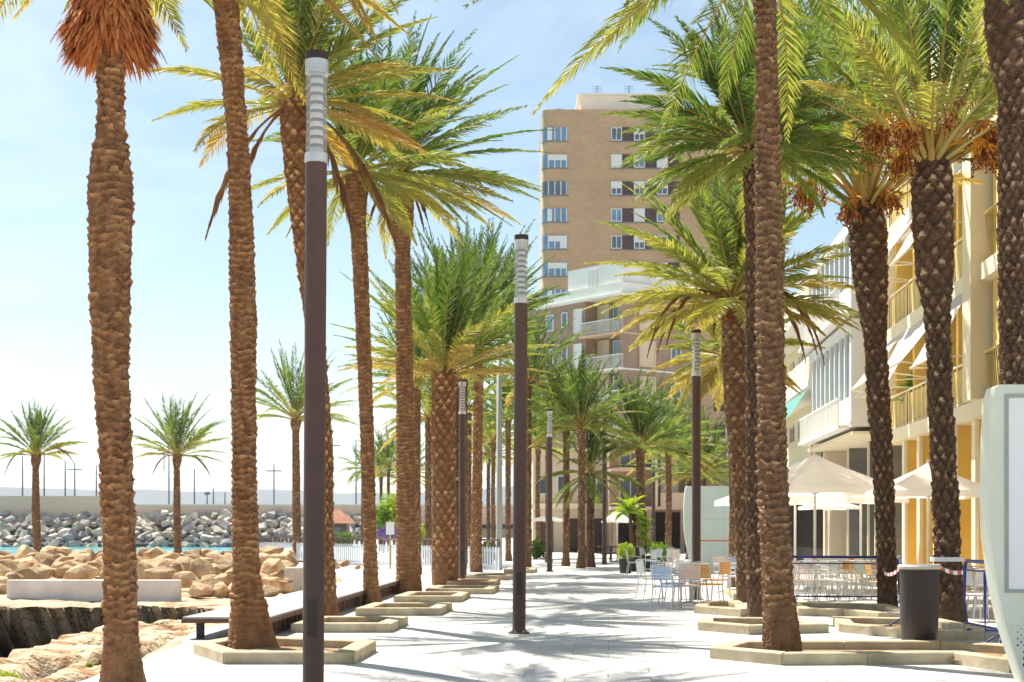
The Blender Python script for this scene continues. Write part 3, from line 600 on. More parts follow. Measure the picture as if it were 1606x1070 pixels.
# R6
s = 130
root, top = palm('palm at the right picture edge behind the pale advertising panel', [(1604, G(0, s), 54), (1600, 900, 44), (1597, 700, 42), (1596, 500, 42), (1594, 300, 42), (1592, 140, 44), (1588, 90, 66), (1584, 30, 76), (1582, -40, 70), (1582, -100, 60)], s,
                 'trunk_dark', 'scale', 44, 0.02, 0.04, 0.11, 9, crown_mb(88, 46, 3.4, wind=(0, 0, 0), y0=0.25, y1=0.6, e1=10, leaf=0.5), seed=18, tip=26)
# a palm behind the right row whose crown closes the gap over the white building
s = 66
palm('palm whose stem hides behind the tallest right trunk and whose crown shows right of it', [(1216, G(0, s), 22), (1216, 900, 18), (1216, 600, 18), (1222, 300, 20), (1228, 180, 24)], s, 'trunk_dark', 'scale', 20, 0.04, 0.035, 0.12, 8,
     crown_mb(89, 50, 3.3, wind=(0, 0, 0), y0=0.2, y1=0.6, e1=-35, leaf=0.52, lw=0.04), seed=19)

# ---------------------------------------------------------------- lamp posts
def lamp_proto():
    root = empty('street_lamp', (0, 0, 0))
    m = MB(); m.lathe([(0.16, 0.0), (0.16, 0.02), (0.104, 0.022), (0.104, 0.06), (0.10, 0.065), (0.10, 4.97)], 28); m.build('pole', M['pole'], root, smooth=False)
    for p in root.children[0].data.polygons: p.use_smooth = abs(p.normal.z) < 0.5
    m = MB(); m.box((0.0, -0.099, 0.75), (0.085, 0.012, 0.34)); m.build('access_door', M['cap'], root)
    for k in range(4): m = MB(); a = k*math.pi/2+0.5; m.lathe([(0, 0.02), (0.014, 0.02), (0.014, 0.045), (0, 0.048)], 6, (0.133*math.cos(a), 0.133*math.sin(a), 0)); m.build('bolt', M['silver'], root)
    m = MB(); m.lathe([(0.102, 4.97), (0.108, 4.972), (0.108, 5.06), (0.0, 5.06)], 28); m.build('lower_collar', M['silver'], root)
    m = MB(); m.lathe([(0.098, 5.062), (0.098, 5.80)], 28); m.build('lens', M['lens'], root, smooth=True)
    m = MB(); m.lathe([(0.0, 5.798), (0.108, 5.80), (0.108, 5.925), (0.0, 5.925)], 28); m.build('upper_collar', M['silver'], root)
    m = MB()
    for k in range(9):
        z = 5.11+k*0.08; m.lathe([(0.062, z+0.02), (0.09, z-0.006), (0.09, z+0.006), (0.062, z+0.034)], 24)
    m.build('louvres', M['louvre'], root, smooth=False)
    m = MB(); m.lathe([(0.062, 5.062), (0.062, 5.797)], 20); m.build('light_tube', M['sign_white'], root, smooth=True)
    m = MB(); m.lathe([(0.0, 5.927), (0.106, 5.927), (0.106, 6.0), (0.0, 6.0)], 28); m.build('cap', M['cap'], root)
    return root
lampp = lamp_proto()
lamps = [(491, 168.6, 'nearest brown lamp post standing at the left foreground'), (814, 104, 'brown lamp post standing alone in the middle of the paving'), (725, 53, 'brown lamp post beside the stout diamond patterned palm'),
         (1092, 70.5, 'dark lamp post rising behind the café chairs by the aqua panel'), (862, 42.5, 'distant lamp post left of the three close palms'), (948, 35.2, 'distant lamp post right of the three close palms'), (1025, 28.7, 'farthest small lamp post by the brown block')]
for i, (px, s, lb) in enumerate(lamps):
    o = lampp if i == 0 else copy_tree(lampp)
    place(o, at(px, s), 0, lb, 'round brown lamp posts of the promenade'); tag(o, cat='street lamp')
    if i < 2: o.rotation_euler = (0, R(0.35), 0)
# tall pale mast
r = empty('mast', at(783, 41), 0, 'tall thin pale grey mast beside the middle lamp post', 'mast')
m = MB(); m.lathe([(0.13, 0), (0.12, 0.5), (0.09, 8.7), (0.0, 8.72)], 14); m.build('pole', M['mast'], r, smooth=True)
m = MB(); m.tube([(0, 0, 8.6), (0.35, 0, 8.75), (0.5, 0, 8.6)], 0.03, 6); m.box((0.5, 0, 8.42), (0.2, 0.2, 0.34)); m.build('camera_head', M['mast'], r)

# ---------------------------------------------------------------- planters
def inset(poly, d):
    n = len(poly); out = []
    area = sum(poly[i][0]*poly[(i+1) % n][1]-poly[(i+1) % n][0]*poly[i][1] for i in range(n))
    sg = 1 if area > 0 else -1
    for i in range(n):
        a, b, c = Vector(poly[i-1][:2]), Vector(poly[i][:2]), Vector(poly[(i+1) % n][:2])
        e1 = (b-a).normalized(); e2 = (c-b).normalized(); n1 = Vector((-e1.y, e1.x))*sg; n2 = Vector((-e2.y, e2.x))*sg
        k = (n1+n2); k = k/max(0.35, k.dot(n1)) if k.length > 1e-6 else n1
        out.append((b.x+k.x*d, b.y+k.y*d))
    return out
def planter(poly, label, h=0.14, w=0.24, mt='kerb'):
    cx = sum(p[0] for p in poly)/len(poly); cy = sum(p[1] for p in poly)/len(poly)
    root = empty('planter', (cx, cy, 0), 0, label, 'planter', 'low stone planters round the palms')
    P = [(p[0]-cx, p[1]-cy) for p in poly]; I = inset(P, w); n = len(P); m = MB()
    for i in range(n):
        a, b, c, d = P[i], P[(i+1) % n], I[(i+1) % n], I[i]
        L = math.hypot(b[0]-a[0], b[1]-a[1]); k = max(1, int(L/0.95))
        for j in range(k):     # separate kerb stones with a fine joint
            t0, t1 = j/k+0.004/max(L, .1), (j+1)/k-0.004/max(L, .1)
            lp = lambda u, v, t: (u[0]+(v[0]-u[0])*t, u[1]+(v[1]-u[1])*t)
            q = [lp(a, b, t0), lp(a, b, t1), lp(d, c, t1), lp(d, c, t0)]
            hh = h+random.uniform(-0.002, 0.002)
            ch = 0.012; qi = inset(q, ch)
            ar = sum(q[z][0]*q[(z+1) % 4][1]-q[(z+1) % 4][0]*q[z][1] for z in range(4))
            if ar < 0: q = q[::-1]; qi = qi[::-1]
            v = [(x, y, 0) for x, y in q]+[(x, y, hh-ch) for x, y in q]+[(x, y, hh) for x, y in qi]
            f = [(0, 1, 5, 4), (1, 2, 6, 5), (2, 3, 7, 6), (3, 0, 4, 7), (4, 5, 9, 8), (5, 6, 10, 9), (6, 7, 11, 10), (7, 4, 8, 11), (8, 9, 10, 11)]
            m.add(v, f)
    m.build('kerb', M[mt], root)
    # soil as an uneven mound
    m = MB(); J = inset(P, w+0.006); nn = 10
    ctr = (sum(p[0] for p in J)/n, sum(p[1] for p in J)/n)
    rings = [[(ctr[0]+(p[0]-ctr[0])*t, ctr[1]+(p[1]-ctr[1])*t, 0.035+0.05*(1-t)+random.uniform(-0.008, 0.008)) for a_, p in enumerate(J)] for t in np.linspace(1, 0.1, 6)]
    v = [p for rg in rings for p in rg]; f = []
    for k in range(5):
        for i in range(n): f.append((k*n+i, k*n+(i+1) % n, (k+1)*n+(i+1) % n, (k+1)*n+i))
    f.append(tuple(5*n+i for i in range(n))); m.add(v, f); m.build('soil', M['soil'], root)
    return root
g2 = lambda px, py: gp(px, py)[:2]
def rectp(x0, x1, py, depth, rec=0.063):
    """front edge from px x0 to x1 at foot py, running back 'depth' metres along the street"""
    a, b = g2(x0, py), g2(x1, py); return [a, b, (b[0]+rec*depth, b[1]+depth), (a[0]+rec*depth, a[1]+depth)]
planter([g2(1113, 1033), g2(1226, 1044), g2(1495, 1042), g2(1583, 1056), g2(1640, 1032), g2(1480, 1021), g2(1150, 1021)], 'nearest right planter running under the black litter bin')
planter([g2(1094, 989), g2(1175, 996), g2(1300, 993), (g2(1300, 993)[0]-0.1, g2(1300, 993)[1]+1.6), (g2(1094, 989)[0]+0.2, g2(1094, 989)[1]+1.4)], 'planter behind the nearest right planter holding the dark slim trunk')
planter([g2(1316, 992), g2(1430, 1003), g2(1575, 1006), (g2(1575, 1006)[0], g2(1575, 1006)[1]+3.2), (g2(1316, 992)[0]+0.3, g2(1316, 992)[1]+1.9)], 'planter round the nearest date palm with orange fruit')
planter([g2(1088, 962), g2(1162, 968), g2(1182, 966), (g2(1182, 966)[0]+0.2, g2(1182, 966)[1]+3.2), (g2(1088, 962)[0]+0.4, g2(1088, 962)[1]+2.0)], 'planter round the palm with the fibrous pale trunk')
planter([g2(1252, 966), g2(1322, 968), g2(1378, 974), g2(1440, 973), (g2(1440, 973)[0]+0.2, g2(1440, 973)[1]+3.0), (g2(1252, 966)[0]+0.2, g2(1252, 966)[1]+2.6)], 'planter under the blue barrier round the left date palm')
planter([g2(1150, 941), g2(1196, 941), (g2(1196, 941)[0]+0.2, g2(1196, 941)[1]+3), (g2(1150, 941)[0]+0.2, g2(1150, 941)[1]+3)], 'small planter half hidden behind the dark trunks')
planter([g2(303, 1026), g2(350, 1042), g2(554, 1042), (g2(554, 1042)[0]+0.1, g2(554, 1042)[1]+1.9), (g2(303, 1026)[0]+0.35, g2(303, 1026)[1]+1.5)], 'nearest left planter crossing behind the nearest lamp post')
lk = [(456, 613, 992.5, 2.0, 'kerb', 'second planter from the front on the left side'), (557, 690, 966, 2.2, 'kerb', 'third planter from the front on the left side'), (617, 722, 945, 2.4, 'kerb', 'left planter at the foot of the tall palm with sweeping crown'),
      (667, 772, 932.5, 2.4, 'kerb', 'left planter at the foot of the stout diamond patterned palm'), (700, 776, 920, 2.2, 'kerb_brown', 'brown stone planter behind the stout diamond patterned palm'), (728, 802, 910, 2.6, 'kerb', 'left planter just left of the middle lamp post'),
      (790, 838, 899, 2.4, 'kerb', 'farthest left planter peeping out behind the middle lamp post')]
for a, b, y, dp, mt, lb in lk: planter(rectp(a, b, y, dp), lb, 0.14, 0.24, mt)

# ---------------------------------------------------------------- long bench of the left side
bz = 0.32
A = gp(286, 968, bz); B = gp(421, 968, bz); C = gp(640, 906, bz); D = (C[0]-1.25, C[1]+0.4)
cx, cy = A[0], A[1]
root = empty('long_bench', (cx, cy, 0), 0, 'long low bench with a pale slab top and pierced brown side', 'bench')
L4 = [(A[0]-cx, A[1]-cy), (B[0]-cx, B[1]-cy), (C[0]-cx, C[1]-cy), (D[0]-cx, D[1]-cy)]
m = MB(); m.prism(L4, bz-0.03, bz); m.build('seat_slab', M['bench_top'], root)
m = MB(); m.prism(inset(L4, -0.012), bz-0.085, bz-0.032); m.build('edge_band', M['bench_side'], root)
def pierced(p, q, z0, z1, off, parent, nh):
    """a side panel with rectangular openings between p and q"""
    L = math.hypot(q[0]-p[0], q[1]-p[1]); ux, uy = (q[0]-p[0])/L, (q[1]-p[1])/L; a = math.atan2(uy, ux); m = MB()
    def bar(u0, u1, za, zb): m.box((p[0]+ux*(u0+u1)/2, p[1]+uy*(u0+u1)/2, (za+zb)/2), (u1-u0, 0.05, zb-za), a)
    h = z1-z0; bar(0, L, z1-h*0.22, z1); bar(0, L, z0, z0+h*0.2)
    stp = L/nh
    for k in range(nh): bar(k*stp, k*stp+stp*0.58, z0+h*0.2, z1-h*0.22)
    m.build('pierced_panel', M['bench_side'], parent)
pi_ = inset(L4, 0.16)
pierced(pi_[1], pi_[2], 0.0, bz-0.087, 0, root, 52)
for px_, py_ in ((0.22, 0.18), (1.1, 0.18)): m = MB(); m.box((px_, py_, (bz-0.087)/2-0.3), (0.1, 0.1, bz-0.087+0.6)); m.build('leg', M['pot'], root)

# ---------------------------------------------------------------- ground: paving, shore rock, water
pv = [(-4.45, -10), (-4.45, 20.4), (-4.85, 23), (-4.7, 27), (-4.0, 34), (-4.4, 42), (-6.0, 52), (-9.0, 62), (-12.9, 74), (-13.6, 84), (-14, 100), (-19, 122), (-22, 420), (400, 420), (400, -10)]
m = MB(); m.prism(pv, -0.35, 0.0)
tag(m.build('pavement', M['paving']), kind='structure')
xs = np.arange(-44, -3.6, 0.16); ys = np.concatenate([np.arange(9, 46, 0.16), np.arange(46, 140, 0.8)])
Xg, Yg = np.meshgrid(xs, ys)
pxg = CX+Xg/Yg*F
nz = fbm(Xg*0.5, Yg*0.5, 6); nzf = fbm(Xg*2.2+40, Yg*2.2, 5)
pit = fbm(Xg*1.1+90, Yg*0.55+11, 5); z = -0.50+0.45*(nz-0.5)+0.30*(nzf-0.5)-0.35*np.clip((pit-0.56)/0.05, 0, 1)
lip_d = np.interp(pxg, [-200, 0, 63, 80, 110, 161, 229, 290, 330], [24.2, 25, 26.6, 29, 30.8, 32.0, 33.3, 34.0, 34.3])+1.2*(fbm(Xg*0.9, Yg*0.3+7, 4)-0.5)
led_d = 34.6+1.4*(fbm(Xg*0.8+3, Yg*0.02, 4)-0.5)+0.9*(fbm(Xg*3.1+3, Yg*0.02, 4)-0.5)
tr = np.clip((Yg-lip_d)/0.5, 0, 1)*np.clip((led_d-Yg)/0.12, 0, 1)
z_led = -0.30+0.25*(nz-0.5)+0.1*(nzf-0.5)+0.12*np.clip(1-(Yg-led_d)/1.2, 0, 1)
z = np.where(Yg > led_d, z_led, z)-2.7*tr*np.clip((350-pxg)/40, 0, 1)
nt = fbm(Xg*2.7, z*2.5+Yg*2, 5)-0.5; z = z+0.8*nt*tr
Ys = Yg+1.2*nt*tr+4.0*tr*np.clip((Yg-(led_d-1.2))/1.1, 0, 1)*np.clip((350-pxg)/40, 0, 1)
# swell up to the boulder bank, fall away to the sea behind it
bank = np.exp(-((Yg-56)/6.0)**2)*0.25*np.clip((470-pxg)/60, 0, 1)
z = z+bank
z = z-np.clip((Yg-84)/12, 0, 1)*3.2
# meet the paving edge
edgeX = np.interp(Yg, [p[1] for p in pv[:10]], [p[0] for p in pv[:10]])
k = np.clip((edgeX-Xg)/1.1, 0, 1); k = k*k*(3-2*k)
z = z*k+(-0.03+0.03*(nzf-0.5))*(1-k); z = np.where(Xg > edgeX+0.05, -0.25, z)
ny, nx = Xg.shape; i = np.arange(ny-1)[:, None]*nx; j = np.arange(nx-1)[None, :]
m = MB(); m.add(np.stack([Xg, Ys, z], -1).reshape(-1, 3), np.stack([i+j, i+j+1, i+nx+j+1, i+nx+j], -1).reshape(-1, 4), np.clip((-0.62-z+0.35*(nzf-0.5))/0.25, 0, 1).ravel())  # tone rises with depth: painted shade of trench and cliff
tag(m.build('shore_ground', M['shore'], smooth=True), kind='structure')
def ground_z(x, y):
    a = int(np.clip(np.searchsorted(ys, y), 0, ny-1)); b = int(np.clip(np.searchsorted(xs, x), 0, nx-1)); return float(z[a, b])
m = MB(); m.quad((-6000, 60, -1.5), (-40, 60, -1.5), (-40, 3600, -1.5), (-6000, 3600, -1.5)); m.quad((-40, 100, -1.5), (4000, 100, -1.5), (4000, 3600, -1.5), (-40, 3600, -1.5))
m.quad((-6000, -50, -1.5), (-30, -50, -1.5), (-30, 60, -1.5), (-6000, 60, -1.5))
tag(m.build('water', M['water']), kind='structure')
m = MB(); m.quad((-400, -600, -3.5), (4000, -600, -3.5), (4000, 500, -3.5), (-400, 500, -3.5)); tag(m.build('ground', M['shore']), kind='structure')
# distant hills over the bay
hx = np.linspace(-3200, 2200, 160); m = MB(); hv = []
for k_, (dist, base_, amp_) in enumerate([(3300, 20, 1.0), (3500, 60, 1.0), (4100, 0, 1)]):
    hh = (-4 if k_ in (2,) else 0)
    for x_ in hx:
        n_ = float(fbm(np.array([x_*0.003+2]), np.array([0.3]), 5)[0])
        zt = {0: -3.0, 1: 62+60*n_, 2: -3.0}[k_]
        hv.append((x_, dist, zt))
nh = len(hx); i = np.arange(2)[:, None]*nh; j = np.arange(nh-1)[None, :]
m.add(hv, np.stack([i+j, i+j+1, i+nh+j+1, i+nh+j], -1).reshape(-1, 4)); tag(m.build('hills', M['hill'], smooth=True), kind='structure')

# ---------------------------------------------------------------- rocks
def hull_rock(seed, npts=16, sx=1, sy=1, sz=1, sub=0):
    rs = np.random.RandomState(seed); bm = bmesh.new()
    p = rs.normal(0, 1, (npts, 3)); p /= np.linalg.norm(p, axis=1)[:, None]; p *= rs.uniform(0.8, 1.0, (npts, 1))
    for q in p: bm.verts.new((q[0]*sx/2, q[1]*sy/2, q[2]*sz/2))
    r = bmesh.ops.convex_hull(bm, input=bm.verts)
    bmesh.ops.delete(bm, geom=[g for g in r['geom_interior'] if isinstance(g, bmesh.types.BMVert)], context='VERTS')
    if sub:
        bmesh.ops.bevel(bm, geom=list(bm.edges), offset=0.05, segments=2, affect='EDGES', profile=0.6, clamp_overlap=True)
        bmesh.ops.triangulate(bm, faces=bm.faces)
        bmesh.ops.subdivide_edges(bm, edges=list(bm.edges), cuts=1, use_grid_fill=True)
        for v in bm.verts:
            c = v.co; n_ = float(fbm(np.array([c.x*3+seed]), np.array([c.y*3+c.z*4]), 4)[0])-0.45
            v.co = c*(1+0.16*n_)
    me = bpy.data.meshes.new('rock'); bm.to_mesh(me); bm.free(); me.update()
    if sub:
        me.polygons.foreach_set('use_smooth', np.ones(len(me.polygons), dtype=bool))
    return me
bould = [hull_rock(100+k, 15, 1.25, 1.0, 0.85, 1) for k in range(7)]
for b in bould: b.materials.append(M['rock'])
rs = np.random.RandomState(77)
blist = []
for row, (py, n_, sz) in enumerate([(926, 8, 40), (911, 19, 44), (897, 25, 44), (884, 27, 42), (873, 26, 34)]):
    for k in range(n_):
        lo = 300 if row == 0 else -10
        px = lo+(455-lo)*(k+0.5)/n_+rs.uniform(-8, 8)
        if row == 1 and 10 < px < 270: continue
        blist.append((px, py+rs.uniform(-5, 5), sz*rs.uniform(0.8, 1.35)))
for px, py, w in ((525, 885, 26), (541, 884, 18), (560, 889, 14), (437, 905, 30), (452, 912, 22), (20, 905, 36), (4, 925, 30), (100, 897, 40), (180, 896, 38), (235, 898, 36), (60, 895, 38)): blist.append((px, py, w))
bnames = ['mid row', 'bank top']
for i, (px, py, w) in enumerate(blist):
    d = np.interp(py, [865, 880, 895, 910, 930], [64, 57, 51, 46, 41.5]); s = F/d
    x = (px-CX)/s; size = w/s
    o = bpy.data.objects.new('boulder', bould[i % 7]); COL.objects.link(o)
    zc = zat(py, s)
    o.location = (x, d, zc); o.scale = (size, size, size*rs.uniform(0.8, 1.05)); o.rotation_euler = (rs.uniform(-0.3, 0.3), rs.uniform(-0.3, 0.3), rs.uniform(0, 6.28))
    lb = 'tan boulder on the shore bank beside the white fence' if px > 500 else ('brown boulder in the top row of the shore bank against the water' if py < 884 else ('brown boulder in the middle of the shore bank' if py < 900 else 'brown boulder at the foot of the shore bank near the low white wall'))
    tag(o, lb, 'boulder', 'brown boulders of the shore bank')
# low white wall
a = gp(10, 949, -0.33); s = 60; d = F/s
m = MB(); x0, x1 = (10-CX)/s, (281-CX)/s; m.box(((x0+x1)/2, d+0.15, -0.13), (x1-x0, 0.3, 0.74))
o = m.build('low_wall', M['white_wall']); tag(o, 'low white rendered wall standing on the pale shore rock', 'wall')
bv = o.modifiers.new('soft_edges', 'BEVEL'); bv.width = 0.015
m = MB(); s = 52; m.box(((462-CX)/s, F/s, 0.05), (0.55, 0.5, 0.75)); o = m.build('concrete_block', M['rim']); tag(o, 'small grey concrete block among the boulders left of the nearest lamp', 'block'); bv = o.modifiers.new('soft_edges', 'BEVEL'); bv.width = 0.03
# weeds
def leaf_blob(n, rad, rs, size=0.06, flat=0.6, tone=(0.2, 0.9)):
    mb = MB()
    p = rs.normal(0, 1, (n, 3)); p /= np.linalg.norm(p, axis=1)[:, None]; p *= (rs.rand(n, 1)**0.4)
    lump = 1+0.35*np.sin(p[:, 0:1]*5+1)*np.cos(p[:, 1:2]*4+2)
    p = p*lump*np.array([rad, rad, rad*flat])
    a = rs.normal(0, 1, (n, 3)); a /= np.linalg.norm(a, axis=1)[:, None]; b = np.cross(a, rs.normal(0, 1, (n, 3))); b /= np.linalg.norm(b, axis=1)[:, None]
    sz = size*rs.uniform(0.6, 1.3, (n, 1))
    v = np.stack([p-a*sz, p+b*sz*0.4, p+a*sz, p-b*sz*0.4], 1).reshape(-1, 3)
    mb.add(v, np.arange(n*4).reshape(-1, 4), np.repeat(rs.uniform(*tone, n), 4)); return mb
for px, py, r_, lb in ((12, 1046, 0.16, 'round green weed tuft at the left edge of the rock'), (100, 1060, 0.16, 'low green weed tuft beside the thickest trunk'), (125, 1064, 0.10, 'tiny weed tuft touching the paving edge'), (139, 1030, 0.05, 'single small weed on bare pale rock')):
    g = gp(px, py, -0.42); o = leaf_blob(500, r_, rs, 0.022, 0.5, (0.5, 1.0)).build('weed', M['shrub']); o.location = (g[0], g[1], ground_z(g[0], g[1])+r_*0.3); tag(o, lb, 'weed', 'weeds on the shore rock')

# breakwater
sB = 9.1; dB = F/sB
root = empty('breakwater', ((100-CX)/sB, dB, -1.5), 0, 'long tan harbour breakwater wall behind the heap of armour stones', 'breakwater')
ox, oy, oz = root.location
xl, xm, xr = (-60-CX)/sB, (166-CX)/sB, (900-CX)/sB
m = MB(); m.box(((xl+xm)/2-ox, 12, 4.0), (xm-xl, 4, zat(779, F/(dB+10))+1.5-0.0+0.0), 0); m.v[-1][:, 2] = np.where(m.v[-1][:, 2] > 3, zat(778, F/(dB+10))+1.5, -1); m.build('high_wall', M['sea_wall'], root)
m = MB(); m.box(((xm+xr)/2-ox, 12.3, 4.0), (xr-xm, 4, 5)); m.v[-1][:, 2] = np.where(m.v[-1][:, 2] > 3, zat(793, F/(dB+10))+1.5, -1); m.build('low_section', M['sea_wall'], root)
m = MB(); m.box(((xm+xr)/2-ox, 12.3, zat(793, F/(dB+10))+1.5+0.12), (xr-xm, 4.2, 0.22)); m.build('coping', M['white_paint'], root)
m = MB(); m.prism([(xl-1, 0), (xr, 0), (xr, 12), (xl-1, 12)], -1.5, -1.0)
tag(m.build('rubble_bed', M['rubble_bed'], loc=(0, dB-1, 0)), kind='stuff', label='dark rubble filling the gaps under the armour stones', cat='rubble')
bed = bpy.data.objects['rubble_bed'].data
for v in bed.vertices:
    if v.co.z > -1.2 and v.co.y > 5: v.co.z = 2.6
arm = [hull_rock(200+k, 13, 1.3, 1.1, 0.8) for k in range(6)]
for k, a_ in enumerate(arm): a_.materials.append(M['rock_pale'] if k % 3 else M['rock_grey'])
cnt = 0
for row in range(7):
    f_ = row/6.0; yrow = dB-1+f_*11; zrow = -1.5+0.3+f_*5.2
    n_ = 42
    for k in range(n_):
        px = -15+(640+15)*(k+0.5+(row % 2)*0.5)/n_+rs.uniform(-4, 4)
        sz = rs.uniform(1.4, 2.7)
        o = bpy.data.objects.new('armour_stone', arm[(k*5+row*3+rs.randint(3)) % 6]); COL.objects.link(o)
        o.location = ((px-CX)/F*yrow, yrow+rs.uniform(-0.6, 0.6), zrow+rs.uniform(-0.35, 0.35)); o.scale = (sz, sz, sz*rs.uniform(0.8, 1.1)); o.rotation_euler = (rs.uniform(-0.8, 0.8), rs.uniform(-0.8, 0.8), rs.uniform(0, 6.28))
        tag(o, ['armour stone at the waterline of the breakwater', 'armour stone on the lower breakwater slope', 'armour stone on the lower breakwater slope', 'armour stone halfway up the breakwater slope', 'armour stone on the upper breakwater slope', 'armour stone on the upper breakwater slope', 'armour stone on top row of the heap under the tan wall'][row], 'rock', 'armour stones heaped against the breakwater')
        cnt += 1
# masts on the breakwater
sm_ = F/(dB+11)
for px, ty, arms, lb in ((34, 715, 0, 'thin pole on the breakwater left of the far left palm'), (68, 712, 0, 'thin pole on the breakwater just right of the far left palm'), (101, 722, 0, 'short pole left of the cross shaped mast on the breakwater'), (116, 726, 1, 'cross shaped mast on the breakwater near the thickest trunk'),
                         (150, 730, 0, 'pole on the breakwater touching the thickest trunk'), (264, 700, 2, 'tall green double mast on the breakwater beside the lone palm'), (304, 735, 0, 'thin pole on the breakwater right of the lone palm'), (334, 765, 0, 'short pole on the breakwater near the slim flared palm'), (324, 774, 3, 'stub with a round head on the breakwater'),
                         (429, 728, 1, 'cross shaped mast on the breakwater right of the slim flared palm'), (521, 688, 1, 'dark mast above the thatched kiosk'), (558, 690, 0, 'tall thin mast right of the thatched kiosk'), (352, 772, 0, 'tiny post on the breakwater beside the slim flared palm')):
    x = (px-CX)/sm_; zt = zat(ty, sm_); zb = zat(793 if px > 166 else 778, sm_)-0.5
    r_ = empty('mast', (x, dB+11.5, zb), 0, lb, 'mast', 'masts on the breakwater'); H = zt-zb
    m = MB(); m.tube([(0, 0, 0), (0, 0, H)], [0.16, 0.09], 6); m.build('pole', M['mast_far'], r_)
    if arms:
        m = MB()
        if arms == 3: m.lathe([(0.0, H-0.4), (0.5, H-0.2), (0.5, H+0.2), (0, H+0.4)], 8)
        else: m.tube([(-1.4, 0, H-1.2), (1.4, 0, H-1.2)], 0.10, 5)
        if arms == 2: m.tube([(-0.9, 0, H*0.6), (-0.9, 0, H+0.2)], 0.08, 5)
        m.build('crossarm', M['mast_far'], r_)

# ---------------------------------------------------------------- white picket fence
def fence(p, q, label, h=1.15):
    L = math.hypot(q[0]-p[0], q[1]-p[1]); a = math.atan2(q[1]-p[1], q[0]-p[0])
    r_ = empty('picket_fence', (p[0], p[1], 0), a, label, 'fence', 'white fence beside the shore')
    m = MB(); n_ = int(L/0.22)
    for k in range(n_+1): m.box((k*L/n_, 0, 0.45+0.05), (0.10, 0.03, 0.86))
    m.build('pickets', M['picket'], r_)
    m = MB(); m.box((L/2, 0.03, 0.16), (L, 0.03, 0.06)); m.box((L/2, 0.03, 0.80), (L, 0.03, 0.06)); m.build('rails', M['picket'], r_)
    m = MB(); m.box((L/2, 0, h+0.03), (L, 0.09, 0.07)); n2 = int(L/0.5)
    for k in range(n2+1): m.box((k*L/n2, 0, (h+0.90)/2), (0.14, 0.07, h-0.94))
    m.build('top_rail', M['dark_rail'], r_)
f0 = at(396, 31); f1 = at(560, 36); f2 = at(700, 41); f3 = at(782, 44)
fence(f0, f1, 'white picket fence behind the nearest lamp with a dark top rail')
fence(f1, f2, 'white picket fence section behind the tall ruddy trunk'); fence(f2, f3, 'white picket fence section left of the pale mast')
# sign on post
r_ = empty('sign_post', at(612, 40), 0, 'small blank white sign on a thin dark post', 'sign')
m = MB(); m.tube([(0, 0, 0), (0, 0, 1.95)], 0.035, 8); m.build('post', M['rail_yellow'], r_); m = MB(); m.box((0, -0.05, 1.60), (0.32, 0.03, 0.5)); m.build('panel', M['sign_white'], r_)
# kiosk
s = 17
r_ = empty('kiosk', at(524, s), 0, 'small kiosk with a brown hipped roof behind the fence', 'kiosk')
m = MB(); m.box((0, 0, 1.1), (2.6, 2.6, 2.2)); m.build('wall', M['dark_rail'], r_)
m = MB(); m.add([(-1.9, -1.9, 2.1), (1.9, -1.9, 2.1), (1.9, 1.9, 2.1), (-1.9, 1.9, 2.1), (-0.5, 0, 3.4), (0.5, 0, 3.4)], [(0, 1, 5, 4), (1, 2, 5), (2, 3, 4, 5), (3, 0, 4), (3, 2, 1, 0)]); m.build('roof', M['roof_tile'], r_)
m = MB(); m.box((0, -1.33, 1.3), (1.6, 0.05, 0.9)); m.build('window', M['glass'], r_)
def bush(px, s, zc, rad, label, n_=1400, tone=(0.2, 0.9), size=0.10, flat=0.8, name='bush'):
    r_ = empty(name, at(px, s), 0, label, 'bush')
    leaf_blob(n_, rad, rs, size, flat, tone).build('foliage', M['shrub'], r_, loc=(0, 0, zc))
    m = MB(); m.tube([(0, 0, 0), (0.02, 0, zc)], [0.06, 0.03], 6); m.build('stem', M['trunk_dark'], r_)
    return r_
bush(516, 18, 0.8, 0.9, 'dark green bush left of the kiosk', tone=(0, 0.4)); bush(542, 18, 0.7, 0.8, 'dark green bush right of the kiosk', tone=(0, 0.5))
bush(622, 24, 2.9, 1.25, 'yellow green round tree crown left of the tall ruddy trunk', 2600, (0.5, 1.0), 0.12); bush(602, 24, 2.3, 0.9, 'green tree crown left of the yellow one', 1800, (0.1, 0.6), 0.12)
bush(663, 30, 1.1, 0.8, 'yellow green bush between the ruddy trunk and the stout palm', 1800, (0.5, 1.0))
r_ = empty('flowering_bush', at(612, 25), 0, 'purple flowering bush under the yellow green tree', 'bush'); m = leaf_blob(900, 0.9, rs, 0.1, 0.6); m.build('blossom', M['purple'], r_, loc=(0, 0, 1.25)); m = MB(); m.tube([(0, 0, 0), (0, 0, 1.1)], 0.05, 6); m.build('stem', M['trunk_dark'], r_)
bush(765, 36, 0.5, 0.55, 'dark low bush at the foot of the pale mast', 900, (0, 0.3)); bush(842, 30, 0.5, 0.7, 'reddish dark low bush behind the middle lamp post', 900, (0, 0.2))

